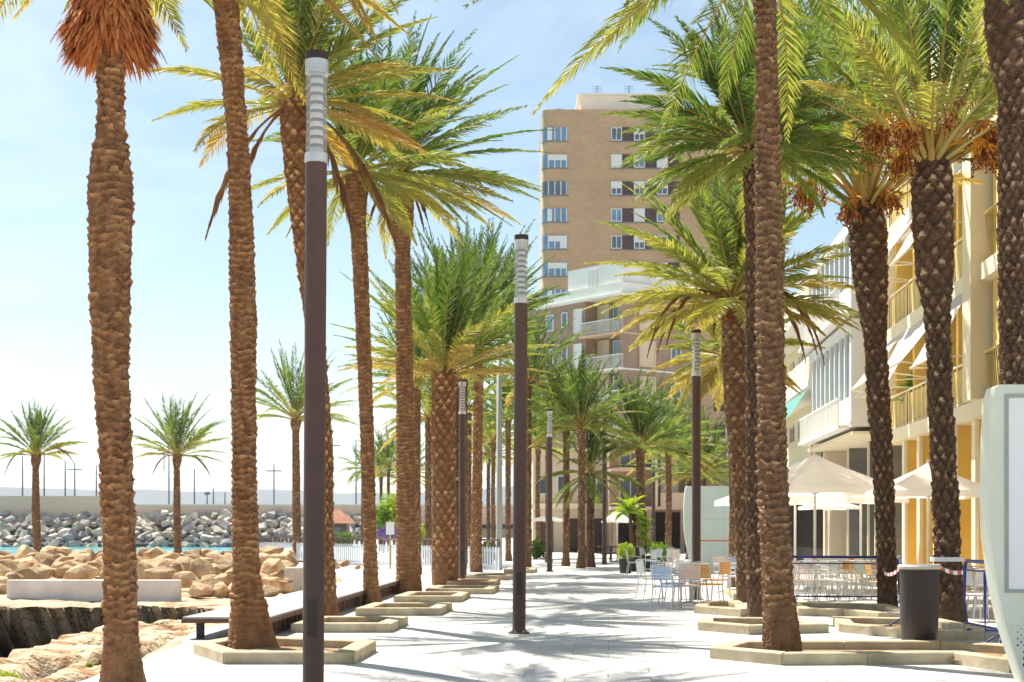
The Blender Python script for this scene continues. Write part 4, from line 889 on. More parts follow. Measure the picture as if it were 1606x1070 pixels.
m = MB()
for k in range(420):
    y_ = rs.uniform(14, 60); x_ = rs.uniform(-3.3, 3.0)+0.063*y_; a = rs.uniform(0, 6.28); L_ = rs.uniform(0.03, 0.16); w_ = rs.uniform(0.004, 0.012)
    c_, s_ = math.cos(a), math.sin(a); b_ = rs.uniform(-0.3, 0.3)
    m.add([(x_, y_, 0.006), (x_+L_*c_*0.5-w_*s_, y_+L_*s_*0.5+w_*c_, 0.012), (x_+L_*math.cos(a+b_), y_+L_*math.sin(a+b_), 0.006), (x_+L_*c_*0.5+w_*s_, y_+L_*s_*0.5-w_*c_, 0.012)], [(0, 1, 2, 3)], rs.uniform(0, 1))
tag(m.build('fallen_leaflets', M['dead']), 'dry fallen palm leaflets scattered over the pale paving', 'litter', kind='stuff')
# ---------------------------------------------------------------- litter bin
r_ = empty('litter_bin', at(1442, 120.5, 0.14), 0, 'black cylindrical litter bin with a pale rim on the planter kerb', 'litter bin')
r_.location.z = 0.0
m = MB(); m.lathe([(0.19, 0), (0.19, 0.06), (0.225, 0.06), (0.245, 0.5), (0.25, 0.98), (0.262, 1.05)], 36); m.build('body', M['bin'], r_, smooth=False)
for p in r_.children[0].data.polygons: p.use_smooth = True
m = MB(); m.lathe([(0.262, 1.05), (0.275, 1.055), (0.28, 1.085), (0.262, 1.11), (0.235, 1.11), (0.225, 1.06), (0.0, 1.0)], 36); m.build('rim', M['rim'], r_, smooth=False)
r_.location.z = 0.0

# ---------------------------------------------------------------- advertising panels
def totem(loc, H, W, label, body, poster, rz=0.0):
    r_ = empty('advertising_panel', loc, rz, label, 'advertising panel')
    fr = [0, .1, .195, .34, .5, .65, .78, .9, .965, .99, 1.0]; hw = [.59, .70, .807, .914, .985, 1.0, .995, .97, .945, .92, .86]
    half = [(W/2*w_, H*f_) for f_, w_ in zip(fr, hw)]
    n = len(half)
    def ring(k, y): return [(x*k, y, z_) for x, z_ in half]+[(-x*k, y, z_) for x, z_ in half[::-1]]
    T = 0.14
    m = MB(); A_ = ring(0.975, -T); B_ = ring(1.0, -T+0.035); C_ = ring(1.0, T-0.035); D_ = ring(0.975, T); N = len(A_); m.add(A_+B_+C_+D_, [tuple(range(N))]+[tuple(range(3*N, 4*N))[::-1]]+[(k*N+(i+1) % N, k*N+i, (k+1)*N+i, (k+1)*N+(i+1) % N) for k in range(3) for i in range(N)])
    m.build('body', M[body], r_)
    if poster:
        px0, px1 = -W/2+0.215, W/2-0.215; z0, z1 = H*0.32, H*0.955; y = -T-0.004
        m = MB(); b = 0.035
        m.box(((px0+px1)/2, y-0.006, z1+b/2), (px1-px0+2*b, 0.02, b)); m.box(((px0+px1)/2, y-0.006, z0-b/2), (px1-px0+2*b, 0.02, b)); m.box((px0-b/2, y-0.006, (z0+z1)/2), (b, 0.02, z1-z0)); m.box((px1+b/2, y-0.006, (z0+z1)/2), (b, 0.02, z1-z0))
        m.build('poster_frame', M['poster_frame'], r_)
        m = MB(); m.box(((px0+px1)/2, y, (z0+z1)/2), (px1-px0, 0.012, z1-z0)); m.build('poster', M['poster'], r_)
        m = MB(); row = 0; zz_ = H*0.20
        while zz_ > 0.02:
            rad = 0.0045+0.021*(1-zz_/(H*0.20))**1.1
            lim = np.interp(zz_/H, fr, hw)*W/2-0.07
            x_ = -lim+(0.0 if row % 2 else 0.033)
            x_ = math.ceil(-lim/0.066)*0.066+(0.033 if row % 2 else 0)
            while x_ < lim:
                th = np.linspace(0, 2*math.pi, 10, endpoint=False); m.add([(x_+rad*math.cos(a), -T-0.003, zz_+rad*math.sin(a)) for a in th], [tuple(range(10))]); x_ += 0.066
            zz_ -= 0.033; row += 1
        m.build('dot_pattern', M['ink'], r_)
    else:
        m = MB(); m.box((0.13, -T-0.003, H*0.37), (W*0.62, 0.006, 0.045)); m.build('red_stripe', M['red_line'], r_)
        m = MB(); m.box((0, -T-0.002, H*0.62), (W*0.9, 0.004, 0.012)); m.box((0.52, -T-0.002, H*0.5), (0.012, 0.004, H*0.75)); m.build('panel_seams', M['poster_frame'], r_)
    return r_
totem(at(1681, 155), 3.02, 1.81, 'large pale advertising panel at the right edge with a blank poster and dots', 'totem', True)
totem(at(1112, 43.5), 3.12, 1.84, 'distant aqua advertising panel with a thin red stripe', 'totem_aqua', False)

# ---------------------------------------------------------------- blue barriers
def barrier(p, q, label, h=1.05):
    L = math.hypot(q[0]-p[0], q[1]-p[1]); a = math.atan2(q[1]-p[1], q[0]-p[0])
    r_ = empty('crowd_barrier', (p[0], p[1], 0), a, label, 'crowd barrier', 'navy crowd barriers'); m = MB(); c = 0.12
    m.tube([(0, 0, 0.02), (0, 0, h-c), (c*0.3, 0, h-c*0.3), (c, 0, h), (L-c, 0, h), (L-c*0.3, 0, h-c*0.3), (L, 0, h-c), (L, 0, 0.02)], 0.026, 10); m.build('frame', M['navy'], r_)
    m = MB(); m.tube([(0, 0, 0.24), (L, 0, 0.24)], 0.016, 8); m.tube([(0, 0, h-0.13), (L, 0, h-0.13)], 0.012, 8); m.build('rails', M['navy'], r_)
    for x in (0.2, L-0.2):
        m = MB(); m.tube([(x, -0.2, 0.01), (x, -0.17, 0.05), (x, 0, 0.16), (x, 0.17, 0.05), (x, 0.2, 0.01)], 0.015, 8); m.build('foot', M['navy'], r_)
    return r_
barrier(at(1232, 79), at(1409, 80), 'navy barrier behind the tallest trunk in front of the café chairs', 1.02)
barrier(at(1513, 110), at(1572, 119), 'navy barrier between the date palm and the pale panel', 1.12)
barrier(at(1545, 119.5), at(1760, 124), 'navy barrier partly hidden by the pale advertising panel', 1.10)
barrier(at(1411, 80.5), at(1413, 100), 'navy barrier seen end on just left of the litter bin', 1.02)
# tape
def tape(p, q, label, w=0.06, sag=0.06, n=9, parent=None):
    r_ = empty('barrier_tape', p, 0, label, 'tape', 'striped barrier tapes'); v = Vector(q)-Vector(p)
    mw = MB()
    for k in range(n):
        t0, t1 = k/n, (k+1)/n; f_ = lambda t: Vector((v.x*t, v.y*t, v.z*t-sag*4*t*(1-t)))
        a, b = f_(t0), f_(t1); mw.quad(a, b, b+Vector((0, 0, w)), a+Vector((0, 0, w)), k % 2)
    mw.build('tape_strip', [M['tape_white'], M['tape_red']], r_)
tape((at(1387, 84))[:2]+(0.72,), (at(1411, 100))[:2]+(0.93,), 'striped tape from the left date palm to the litter bin')
tape((at(1470, 104))[:2]+(1.0,), (at(1515, 109))[:2]+(0.93,), 'striped tape from the near date palm to the right barrier', n=7)
m = MB(); c0 = at(1489, 97); m.lathe([(0.262, 0), (0.262, 0.07)], 24, (0, 0, 0)); m.build('barrier_tape', M['tape_white']); o = bpy.context.scene.objects[-1] if False else None
tp = [x for x in bpy.data.objects if x.name.startswith('barrier_tape') and x.type == 'MESH'][-1]; tp.location = (c0[0]-0.045, c0[1], 1.05); tag(tp, 'white tape wound round the near date palm trunk', 'tape', 'striped barrier tapes')

# ---------------------------------------------------------------- parasols
def parasol(px, s, W, rim, apex, label, val=0.16, rz=0.1):
    r_ = empty('parasol', at(px, s), rz, label, 'parasol', 'white café parasols'); h = W/2
    m = MB(); n = 8; K = 6; v = []; f = []
    cor = [(-h, -h), (0, -h*1.0), (h, -h), (h, 0), (h, h), (0, h), (-h, h), (-h, 0)]
    for k in range(K+1):
        t = k/K
        for i_, (x, y) in enumerate(cor):
            sagm = 0.0 if i_ % 2 == 0 else -0.06*math.sin(math.pi*min(1, t*1.0))*0.8
            z_ = apex-(apex-rim)*(t**0.92)+sagm*t; v.append((x*t if t else 0.02*x, y*t if t else 0.02*y, z_))
    for k in range(K):
        for i_ in range(n): f.append((k*n+i_, k*n+(i_+1) % n, (k+1)*n+(i_+1) % n, (k+1)*n+i_))
    m.add(v, f, 0.5); cn = m.build('canopy', M['canvas'], r_)
    m = MB(); rr_ = [v[K*n+i_] for i_ in range(n)]
    vv = rr_+[(x*1.003, y*1.003, z_-val-(0.0 if i_ % 2 == 0 else -0.03)) for i_, (x, y, z_) in enumerate(rr_)]
    m.add(vv, [(i_, (i_+1) % n, n+(i_+1) % n, n+i_) for i_ in range(n)], 0.6); m.build('valance', M['canvas'], r_)
    m = MB(); m.tube([(0, 0, 0.05), (0, 0, apex+0.08)], 0.035, 10); m.build('pole', M['parasol_pole'], r_)
    m = MB(); m.lathe([(0.0, 0.0), (0.28, 0.0), (0.28, 0.06), (0.05, 0.1)], 16); m.build('base', M['rim'], r_)
    m = MB()
    for i_ in range(n):
        x, y = cor[i_]; m.tube([(0, 0, apex-0.1), (x*0.98, y*0.98, rim-0.03-(0 if i_ % 2 == 0 else 0.05))], 0.012, 4); m.tube([(0, 0, rim-0.15), (x*0.5, y*0.5, (apex+rim)/2-0.08)], 0.01, 4)
    m.build('ribs', M['parasol_pole'], r_)
    return r_
parasol(1278, 60, 3.15, 2.62, 3.52, 'large white parasol in front of the white building', rz=0.25)
parasol(1247, 53, 3.2, 2.55, 3.2, 'white parasol partly behind the tallest right trunk', rz=0.0)
parasol(1456, 70, 2.3, 2.42, 3.05, 'white parasol behind the near date palm before the yellow building', rz=0.0)
parasol(1196, 51, 2.3, 2.45, 3.0, 'white parasol showing only its left corners between the aqua panel and trunks', rz=0.2)
parasol(1350, 56, 1.9, 2.45, 2.85, 'small white parasol just right of the largest one', rz=0.3)
parasol(968, 33, 1.3, 1.95, 2.5, 'small distant white parasol above the dark picnic benches', 0.08)
parasol(858, 30, 1.9, 2.05, 2.3, 'flat distant white parasol right of the middle lamp', 0.08)
parasol(1300, 48, 1.6, 2.3, 2.6, 'small white parasol low in the café doorway', 0.1)

# ---------------------------------------------------------------- café chairs and tables
def chair_proto(col):
    r_ = empty('cafe_chair'); tag(r_, cat='chair')
    m = MB(); m.prism([(-0.2, -0.2), (0.2, -0.2), (0.22, 0.18), (-0.22, 0.18)], 0.43, 0.465); m.build('seat', M['seat_'+col], r_)
    m = MB()
    for k in range(5):
        z_ = 0.60+k*0.055; m.box((0, 0.215+(z_-0.45)*0.13, z_), (0.40-0.01*k, 0.014, 0.051))
    m.build('backrest', M['seat_'+col], r_)
    for sx in (-1, 1):
        m = MB(); m.tube([(sx*0.19, -0.19, 0.44), (sx*0.21, -0.23, 0.0)], 0.012, 6); m.build('leg', M['alu'], r_)
        m = MB(); m.tube([(sx*0.205, 0.27, 0.86), (sx*0.21, 0.22, 0.5), (sx*0.21, 0.19, 0.42), (sx*0.225, 0.27, 0.0)], 0.012, 6); m.build('leg', M['alu'], r_)
        m = MB(); m.tube([(sx*0.20, -0.2, 0.44), (sx*0.235, -0.17, 0.64), (sx*0.235, 0.1, 0.67), (sx*0.21, 0.235, 0.66)], 0.012, 6); m.build('armrest', M['alu'], r_)
    m = MB(); m.tube([(-0.205, 0.27, 0.86), (0, 0.285, 0.88), (0.205, 0.27, 0.86)], 0.012, 6); m.build('top_bar', M['alu'], r_)
    return r_
chairs = {c: chair_proto(c) for c in ('white', 'blue', 'orange', 'pink', 'pale')}; used = set()
def chair(c, px, s, rz, label, group):
    o = chairs[c] if c not in used else copy_tree(chairs[c]); used.add(c)
    place(o, at(px, s), rz, label, group)
def table_proto():
    r_ = empty('cafe_table'); tag(r_, cat='table')
    m = MB(); m.lathe([(0, 0.70), (0.33, 0.70), (0.35, 0.71), (0.35, 0.73), (0, 0.735)], 24); m.build('tabletop', M['alu'], r_)
    m = MB(); m.tube([(0, 0, 0.03), (0, 0, 0.70)], 0.03, 8); m.build('pedestal', M['alu'], r_)
    m = MB()
    for k in range(4):
        a = k*math.pi/2+0.4; m.tube([(0, 0, 0.08), (0.3*math.cos(a), 0.3*math.sin(a), 0.02)], 0.018, 6)
    m.build('base', M['alu'], r_)
    return r_
tab = table_proto(); tused = [0]
def table(px, s, label, group):
    o = tab if not tused[0] else copy_tree(tab); tused[0] = 1; place(o, at(px, s), 0, label, group)
GL, GR, GF = 'café chairs on the open paving', 'café chairs behind the blue barrier', 'distant café chairs'
for c, px, s, rz, lb in (('white', 1020, 69, 1.9, 'white café chair leaning out furthest left of the open group'), ('blue', 1046, 80, 2.6, 'front light blue café chair with its back to the middle'), ('blue', 1056, 76, 1.2, 'second light blue café chair right behind the first'),
                         ('white', 1064, 70, -0.6, 'white café chair tucked behind the blue ones'), ('pink', 1076, 79, 3.3, 'pinkish café chair pushed under the metal table'), ('white', 1088, 73, 3.5, 'white café chair standing under the lamp post'),
                         ('orange', 1112, 77, 2.4, 'orange café chair nearest the kerb of the open group'), ('orange', 1122, 71, 4.0, 'orange café chair behind the other orange one'), ('white', 1148, 66, 1.0, 'white café chair in front of the aqua panel foot'), ('blue', 1155, 62, 3.0, 'pale blue café chair beside the fibrous trunk'), ('pink', 1137, 60, 0.4, 'pinkish café chair behind the orange pair')):
    chair(c, px, s, rz, lb, GL)
table(1083, 76, 'metal café table between the blue and the orange chairs', 'café tables'); table(1145, 63, 'metal café table by the aqua panel', 'café tables')
cs = ['orange', 'white', 'pink', 'pale', 'white', 'white', 'pale', 'white', 'orange', 'pale', 'white', 'orange', 'pink']
for k in range(13):
    chair(cs[k], 1252+k*11.6, 71+random.uniform(-1, 1), [2.0, 1.4, 1.8][k % 3]+random.uniform(-0.3, 0.3), {'orange': 'orange café chair in the front row behind the blue barrier', 'white': 'white café chair in the front row behind the blue barrier', 'pink': 'pinkish café chair in the front row behind the blue barrier', 'pale': 'pale green café chair in the front row behind the blue barrier'}[cs[k]], GR)
for k in range(10):
    c = ['white', 'orange', 'white', 'pale', 'white'][k % 5]
    chair(c, 1254+k*15.5, 61+random.uniform(-1.5, 1.5), random.uniform(0, 6.28), c.replace('pale', 'pale green')+' café chair in the rear row under the parasols', GR)
table(1290, 66, 'metal café table at the left end behind the blue barrier', 'café tables'); table(1335, 67, 'metal café table near the left date palm', 'café tables')
for k, (px, s) in enumerate(((1524, 92), (1536, 88), (1530, 80), (1545, 84), (1557, 90))):
    c = ['pink', 'white', 'white', 'orange', 'white'][k]
    chair(c, px, s, 1.6+k*0.2, c.replace('pink', 'pinkish')+' café chair '+['nearest between date palm and pale panel', 'stacked second beside the right navy barrier', 'standing rearmost beside the right navy barrier', 'close to the edge of the pale panel', 'half hidden by the pale panel'][k], 'café chairs beside the right barrier')
for k in range(12):
    c = ['white', 'pink', 'blue', 'white', 'pale', 'white'][k % 6]; px = [1003, 1014, 1024, 1036, 1044, 1052, 1060, 1068, 1009, 1040, 1056, 995][k]
    chair(c, px, 40+(k % 4)*2.2, random.uniform(0, 6.28), {'white': 'distant white café chair near the potted shrubs', 'pink': 'distant pinkish café chair near the potted shrubs', 'blue': 'distant light blue café chair near the potted shrubs', 'pale': 'distant pale green café chair near the potted shrubs'}[c], GF)
# dark picnic benches far away
for k, (px, s, lb) in enumerate(((938, 33, 'dark wooden picnic table left of the distant lamp'), (968, 34, 'dark wooden picnic table right of the distant lamp'))):
    if k == 0:
        r_ = empty('picnic_table', at(px, s), 0, lb, 'picnic table', 'dark picnic tables')
        m = MB(); m.box((0, 0, 0.75), (1.7, 0.7, 0.05)); m.build('tabletop', M['dark_wood'], r_)
        for sy in (-1, 1): m = MB(); m.box((0, sy*0.65, 0.45), (1.7, 0.28, 0.05)); m.build('seat', M['dark_wood'], r_)
        for sx in (-1, 1): m = MB(); m.tube([(sx*0.6, -0.6, 0), (sx*0.6, -0.2, 0.72)], 0.035, 5); m.tube([(sx*0.6, 0.6, 0), (sx*0.6, 0.2, 0.72)], 0.035, 5); m.box((sx*0.6, 0, 0.40), (0.05, 1.4, 0.06)); m.build('leg_frame', M['dark_wood'], r_)
        pt = r_
    else: place(copy_tree(pt), at(px, s), 0.1, lb)

# ---------------------------------------------------------------- potted plants
def pot(px, s, w, h, label): pass
def potted(px, s, pw, ph, rad, label, tone, name='potted_shrub'):
    r_ = empty(name, at(px, s), 0, label, 'potted plant', 'potted shrubs on the promenade'); m = MB(); m.lathe([(0, 0), (pw*0.4, 0), (pw/2, ph), (pw*0.42, ph), (0.0, ph-0.05)], 16); m.build('pot', M['pot'], r_)
    leaf_blob(1600, rad, rs, 0.05, 1.0, tone).build('foliage', M['shrub'], r_, loc=(0, 0, ph+rad*0.85)); return r_
potted(981, 44, 0.5, 0.5, 0.30, 'small round yellow green shrub in a dark pot', (0.65, 1.0)); potted(1034, 44, 0.5, 0.45, 0.33, 'round green shrub in a pot right of the banana plant', (0.2, 0.7))
def big_leaf(mb, base, az, el, L, w, rs, tone, droop=1.0):
    K = 7; t = np.linspace(0, 1, K); d0 = np.array([math.cos(el)*math.cos(az), math.cos(el)*math.sin(az), math.sin(el)])
    dirs = d0[None]+np.outer(t**1.3*droop, [0, 0, -1.0]); dirs /= np.linalg.norm(dirs, axis=1)[:, None]
    p = np.array(base)+np.vstack([[0, 0, 0], np.cumsum(dirs[:-1]*L/(K-1), axis=0)]); S = np.array([-math.sin(az), math.cos(az), 0])
    ww = w*np.sin(np.pi*np.clip(t*0.9+0.1, 0, 1))**0.7
    up = np.array([0, 0, 0.25])
    v = np.concatenate([p+S*ww[:, None]/2+up*ww[:, None], p, p-S*ww[:, None]/2+up*ww[:, None]])
    f = [(i, i+1, K+i+1, K+i) for i in range(K-1)]+[(K+i, K+i+1, 2*K+i+1, 2*K+i) for i in range(K-1)]
    mb.add(v, np.array(f), np.clip(tone+rs.normal(0, 0.08), 0, 1))
r_ = empty('banana_plant', at(992, 42), 0, 'big leaved banana plant in a tall dark pot under the bushy palm', 'potted plant')
m = MB(); m.box((0, 0, 0.45), (0.5, 0.5, 0.9)); m.build('pot', M['pot'], r_)
m = MB(); m.tube([(0, 0, 0.85), (-0.05, 0, 1.5), (-0.1, 0, 2.2)], [0.1, 0.08, 0.05], 8); m.build('stem', M['trunk'], r_)
m = MB()
for k in range(22): big_leaf(m, (-0.1, 0, 2.15), k*2.4, R(80-k*4), rs.uniform(0.7, 1.05), 0.26, rs, 0.7)
m.build('leaves', M['shrub'], r_)
r_ = empty('climbing_plant', at(1014, 42), 0, 'tall leafy climbing plant right of the banana plant', 'potted plant')
m = MB(); m.box((0, 0, 0.3), (0.4, 0.4, 0.6)); m.build('pot', M['pot'], r_); m = MB()
for k in range(60): z_ = rs.uniform(0.6, 2.0); big_leaf(m, (rs.uniform(-0.1, 0.1)-0.12*(z_-1), 0, z_), rs.uniform(0, 6.28), R(rs.uniform(10, 60)), rs.uniform(0.3, 0.5), 0.15, rs, 0.65, 1.5)
m.build('leaves', M['shrub'], r_); m = MB(); m.tube([(0, 0, 0.55), (-0.1, 0, 2.0)], 0.03, 6); m.build('stem', M['trunk'], r_)

# ---------------------------------------------------------------- buildings
def win(parent, m_frame, m_pane, c, w, h, ux, n, fr=0.06, mull=1, proud=0.02, name='window'):
    """window on a face with horizontal unit vector ux and outward normal n (2d tuples), centre c; frame with its pane as sub-part"""
    a = math.atan2(ux[1], ux[0]); m = MB(); cx, cy, cz = c
    def b(u, z_, wu, hz, dp, off): mm.box((cx+ux[0]*u+n[0]*off, cy+ux[1]*u+n[1]*off, cz+z_), (wu, dp, hz), a)
    mm = m
    b(0, h/2-fr/2, w, fr, 0.08, proud+0.04); b(0, -h/2+fr/2, w, fr, 0.08, proud+0.04); b(-w/2+fr/2, 0, fr, h-2*fr, 0.08, proud+0.04); b(w/2-fr/2, 0, fr, h-2*fr, 0.08, proud+0.04)
    for k in range(1, mull+1): b(-w/2+w*k/(mull+1), 0, fr*0.8, h-2*fr, 0.07, proud+0.035)
    o = m.build(name, M[m_frame], parent)
    mm = MB(); b(0, 0, w-2*fr, h-2*fr, 0.02, proud+0.011); mm.build('pane', M[m_pane], o)
    return o

# --- brick tower
sT = 14.72; dT = F/sT
X0, X1 = (851-CX)/sT, (1192-CX)/sT; HT = zat(172, sT)
root = empty('apartment_tower', (X0, dT, 0), 0, 'tall tan brick apartment tower with a rounded left corner', 'building')
W = X1-X0; rad = 0.75
cor = [(rad*(1-math.sin(t)), rad*(1-math.cos(t))) for t in np.linspace(math.pi/2, 0, 8)]
poly = cor+[(W, 0), (W, 16), (0, 16)]
m = MB(); m.prism(poly, 0, HT-0.5); m.build('wall', M['brick'], root)
m = MB(); m.prism(inset(poly, -0.05), HT-0.5, HT); m.build('parapet', M['brick'], root)
px0 = (912-CX)/sT-X0; m = MB(); m.prism([(px0, 3), (px0+11, 3), (px0+11, 10), (px0, 10)], HT, HT+2.3); m.build('roof_house', M['white_paint'], root)
m = MB(); m.box((px0+5.5, 6.5, HT+2.4), (11.6, 7.6, 0.2)); m.build('roof_slab', M['white_paint'], root)
fl = [210.5+42.4*k for k in range(14)]
for k, py in enumerate(fl):
    zc = zat(py, sT)
    if zc < 2: break
    # corner window band wrapping the rounding
    band = [(x-0.05*0, y) for x, y in cor]
    outer = inset(poly, -0.06)[:8]+[((890-CX)/sT-X0, -0.06)]; inner = inset(poly, 0.2)[:8]+[((890-CX)/sT-X0, 0.2)]
    m = MB(); m.prism(outer+inner[::-1], zc-0.72, zc+0.72); o = m.build('corner_window', M[['glass_blue', 'glass_blue', 'glass', 'glass_blue', 'glass_blue', 'glass_blue'][k % 6]], root)
    m = MB()
    oo = inset(poly, -0.10)[:8]+[((890-CX)/sT-X0, -0.10)]
    L_ = 2.65
    for u in (0.15, 0.62, 1.3, 1.95, 2.55): m.box((u if u > 0.5 else 0.2, -0.07 if u > 0.5 else 0.42, zc), (0.1, 0.09, 1.44))
    if k % 6 in (1, 4, 5): m.box((1.55, -0.11, zc+0.38), (2.0, 0.05, 0.6))
    if k % 6 in (0, 3): m.box((0.75, -0.11, zc), (0.5, 0.05, 1.3))
    if k % 6 == 4: m.box((2.2, -0.12, zc), (0.7, 0.05, 1.3))
    m.build('shutters', M['shutter_white'], o)
    m = MB(); m.prism(inset(poly, -0.11)[:8]+[((892-CX)/sT-X0, -0.11), ((892-CX)/sT-X0, 0.1)]+inset(poly, 0.1)[:8][::-1], zc-0.84, zc-0.72); m.build('sill', M['grey_col'], o)
    # strips of windows and dark panels
    xx0 = (958-CX)/sT-X0
    for g_ in range(12):
        cxw = xx0+0.6+g_*1.22
        if g_ in (6, 7, 8): continue
        if g_ % 2 == 0:
            sh = (k*3+g_) % 4
            o = win(root, 'shutter_white', ['glass', 'glass_blue', 'glass', 'shutter_white'][sh], (cxw, 0, zc), 1.16, 1.4, (1, 0), (0, -1), 0.09, 1)
            if sh == 2 or (k in (1, 2)): m = MB(); m.box((cxw, -0.09, zc+0.3), (0.98, 0.03, 0.65)); m.build('shutter', M['shutter_white'], o)
        else:
            m = MB(); m.box((cxw, -0.03, zc), (1.24, 0.06, 1.44)); m.build('dark_panel', M['shutter_dark'], root)
    m = MB(); m.box((xx0+3.6, -0.06, zc-0.8), (7.4, 0.12, 0.12)); m.build('sill', M['grey_col'], root)

for k_ in range(5):
    m = MB(); xa = px0+[-2.2, 2, 5.5, 9, 13][k_]; zb_ = HT+(2.5 if 0 <= [-2.2, 2, 5.5, 9, 13][k_] < 11 else 0); m.tube([(xa, 6, zb_), (xa, 6, zb_+1.8)], 0.04, 5)
    for q_ in range(4): m.tube([(xa-0.5, 6, zb_+1.1+0.2*q_), (xa+0.5, 6, zb_+1.1+0.2*q_)], 0.025, 4)
    m.build('aerial', M['mast_far'], root)
# --- mid brown building with balconies (turned towards the sea)
c0 = Vector(((975-CX)/F*115, 115)); u1 = Vector((-5.95, 7.6)); u1n = u1.normalized(); u2n = Vector((u1n.y, -u1n.x)); u2n = -u2n if u2n.x < 0 else u2n
root = empty('apartment_block', (c0.x, c0.y, 0), 0, 'brown apartment block with white balconies in front of the brick tower', 'building')
La, Lb = u1.length+1.5, 8.0
S1 = F/115; slabz = [zat(463, S1)-2.72*k for k in range(7)]; roof = zat(442, S1)
def P2(u, v, off=0.0):   # u along left face, v along right face
    q = u1n*u+u2n*v; return (q.x, q.y)
n1 = -u2n; n2 = -u1n      # outward normals of left and right faces
# recess on the left face between u=0.35 and u=3.9
m = MB(); m.prism([P2(0.3, 0.0), P2(0.3, 1.5), P2(4.2, 1.5), P2(4.2, 0), P2(La, 0), P2(La, Lb), P2(0, Lb), P2(0, 0)], 0, slabz[0]); m.build('wall', M['brown_wall'], root)
m = MB(); m.prism([P2(-0.45, -0.45), P2(La+0.3, -0.45), P2(La+0.3, Lb+0.3), P2(-0.45, Lb+0.3)], slabz[0]+0.003, slabz[0]+0.15); m.prism([P2(-0.1, -0.1), P2(La, -0.1), P2(La, Lb), P2(-0.1, Lb)], slabz[0]+0.15, roof); m.build('parapet', M['white_paint'], root)
q0, q1, q2, q3 = P2(0.6, 1.0), P2(7.5, 1.0), P2(7.5, 7), P2(0.6, 7); m = MB(); m.prism([P2(0.3, 0.3), P2(6.6, 0.3), P2(6.6, Lb-0.1), P2(0.3, Lb-0.1)], roof, zat(407, S1)); rh = m.build('roof_house', M['white_paint'], root)
win(rh, 'shutter_white', 'shutter_white', (*P2(3.6, 0.3), roof+0.75), 1.0, 1.3, u1n, n1)
for k in range(1, 7):
    zs = slabz[k]
    m = MB(); m.prism([P2(-0.25, -0.35), P2(4.6, -0.35), P2(4.6, 0.3), P2(La, 0.3), P2(La, -0.06), P2(4.62, -0.06), P2(4.6, 1.45), P2(0.32, 1.45), P2(0.32, 0.3), P2(-0.06, 0.3), P2(-0.06, Lb-0.2), P2(-0.25, Lb-0.2)][:4]+[P2(0.0, 0.3), P2(-0.2, 0.3)] if False else [P2(-0.2, -0.4), P2(4.5, -0.4), P2(4.5, 0.02), P2(-0.2, 0.02)], zs-0.14, zs+0.02)
    m.prism([P2(0.33, 0.023), P2(4.17, 0.023), P2(4.17, 1.47), P2(0.33, 1.47)], zs-0.14, zs+0.02)
    m.prism([P2(-0.06, 0.023), P2(0.0, 0.023), P2(0.0, Lb), P2(-0.06, Lb)], zs-0.12, zs+0.0)
    m.build('floor_slab', M['salmon' if k % 2 else 'white_paint'], root)
    m = MB()
    def pt(u, v): return P2(u, v)
    for a_, b_ in ((P2(-0.12, -0.34), P2(4.42, -0.34)), (P2(-0.12, -0.34), P2(-0.12, -0.02)), (P2(4.42, -0.34), P2(4.42, -0.02))):
        L_ = math.hypot(b_[0]-a_[0], b_[1]-a_[1]); n_ = max(2, int(L_/0.13))
        m.tube([(a_[0], a_[1], zs+1.0), (b_[0], b_[1], zs+1.0)], 0.035, 5)
        m.tube([(a_[0], a_[1], zs+0.12), (b_[0], b_[1], zs+0.12)], 0.02, 4)
        for j_ in range(n_+1):
            t = j_/n_; m.tube([(a_[0]+(b_[0]-a_[0])*t, a_[1]+(b_[1]-a_[1])*t, zs+0.1), (a_[0]+(b_[0]-a_[0])*t, a_[1]+(b_[1]-a_[1])*t, zs+1.0)], 0.022, 4)
    m.build('balcony_railing', M['white_paint'], root)
    zc = zs+1.3
    if k % 2: win(root, 'shutter_white', 'glass', (*P2(1.6, 1.5), zc), 1.9, 2.1, u1n, n1, 0.1, 2)
    else: win(root, 'shutter_white', 'glass_blue', (*P2(1.6, 1.5), zc), 1.9, 2.1, u1n, n1, 0.1, 1)
    m = MB(); a_ = P2(0.15, 0.5); m.prism([P2(2.8, 1.2), P2(4.15, 1.2), P2(4.15, 1.45), P2(2.8, 1.45)], zs+0.02, zs+2.5); m.build('beige_pier', M['beige'], root)
    win(root, 'shutter_white', 'shutter_white', (*P2(5.0, 0), zc+0.0), 1.0, 1.9, u1n, n1, 0.08, 0)
    win(root, 'shutter_white', 'glass', (*P2(6.6, 0), zc+0.25), 0.7, 1.2, u1n, n1, 0.08, 0)
    win(root, 'shutter_white', 'glass_blue', (*P2(8.4, 0), zc+0.2), 0.9, 1.3, u1n, n1, 0.08, 0)
    win(root, 'beige', 'beige', (*P2(0, 2.6), zc-0.1), 1.7, 2.0, u2n, n2, 0.1, 0, name='shutter')
    win(root, 'shutter_white', 'glass', (*P2(0, 5.6), zc), 1.1, 1.3, u2n, n2, 0.08, 1)

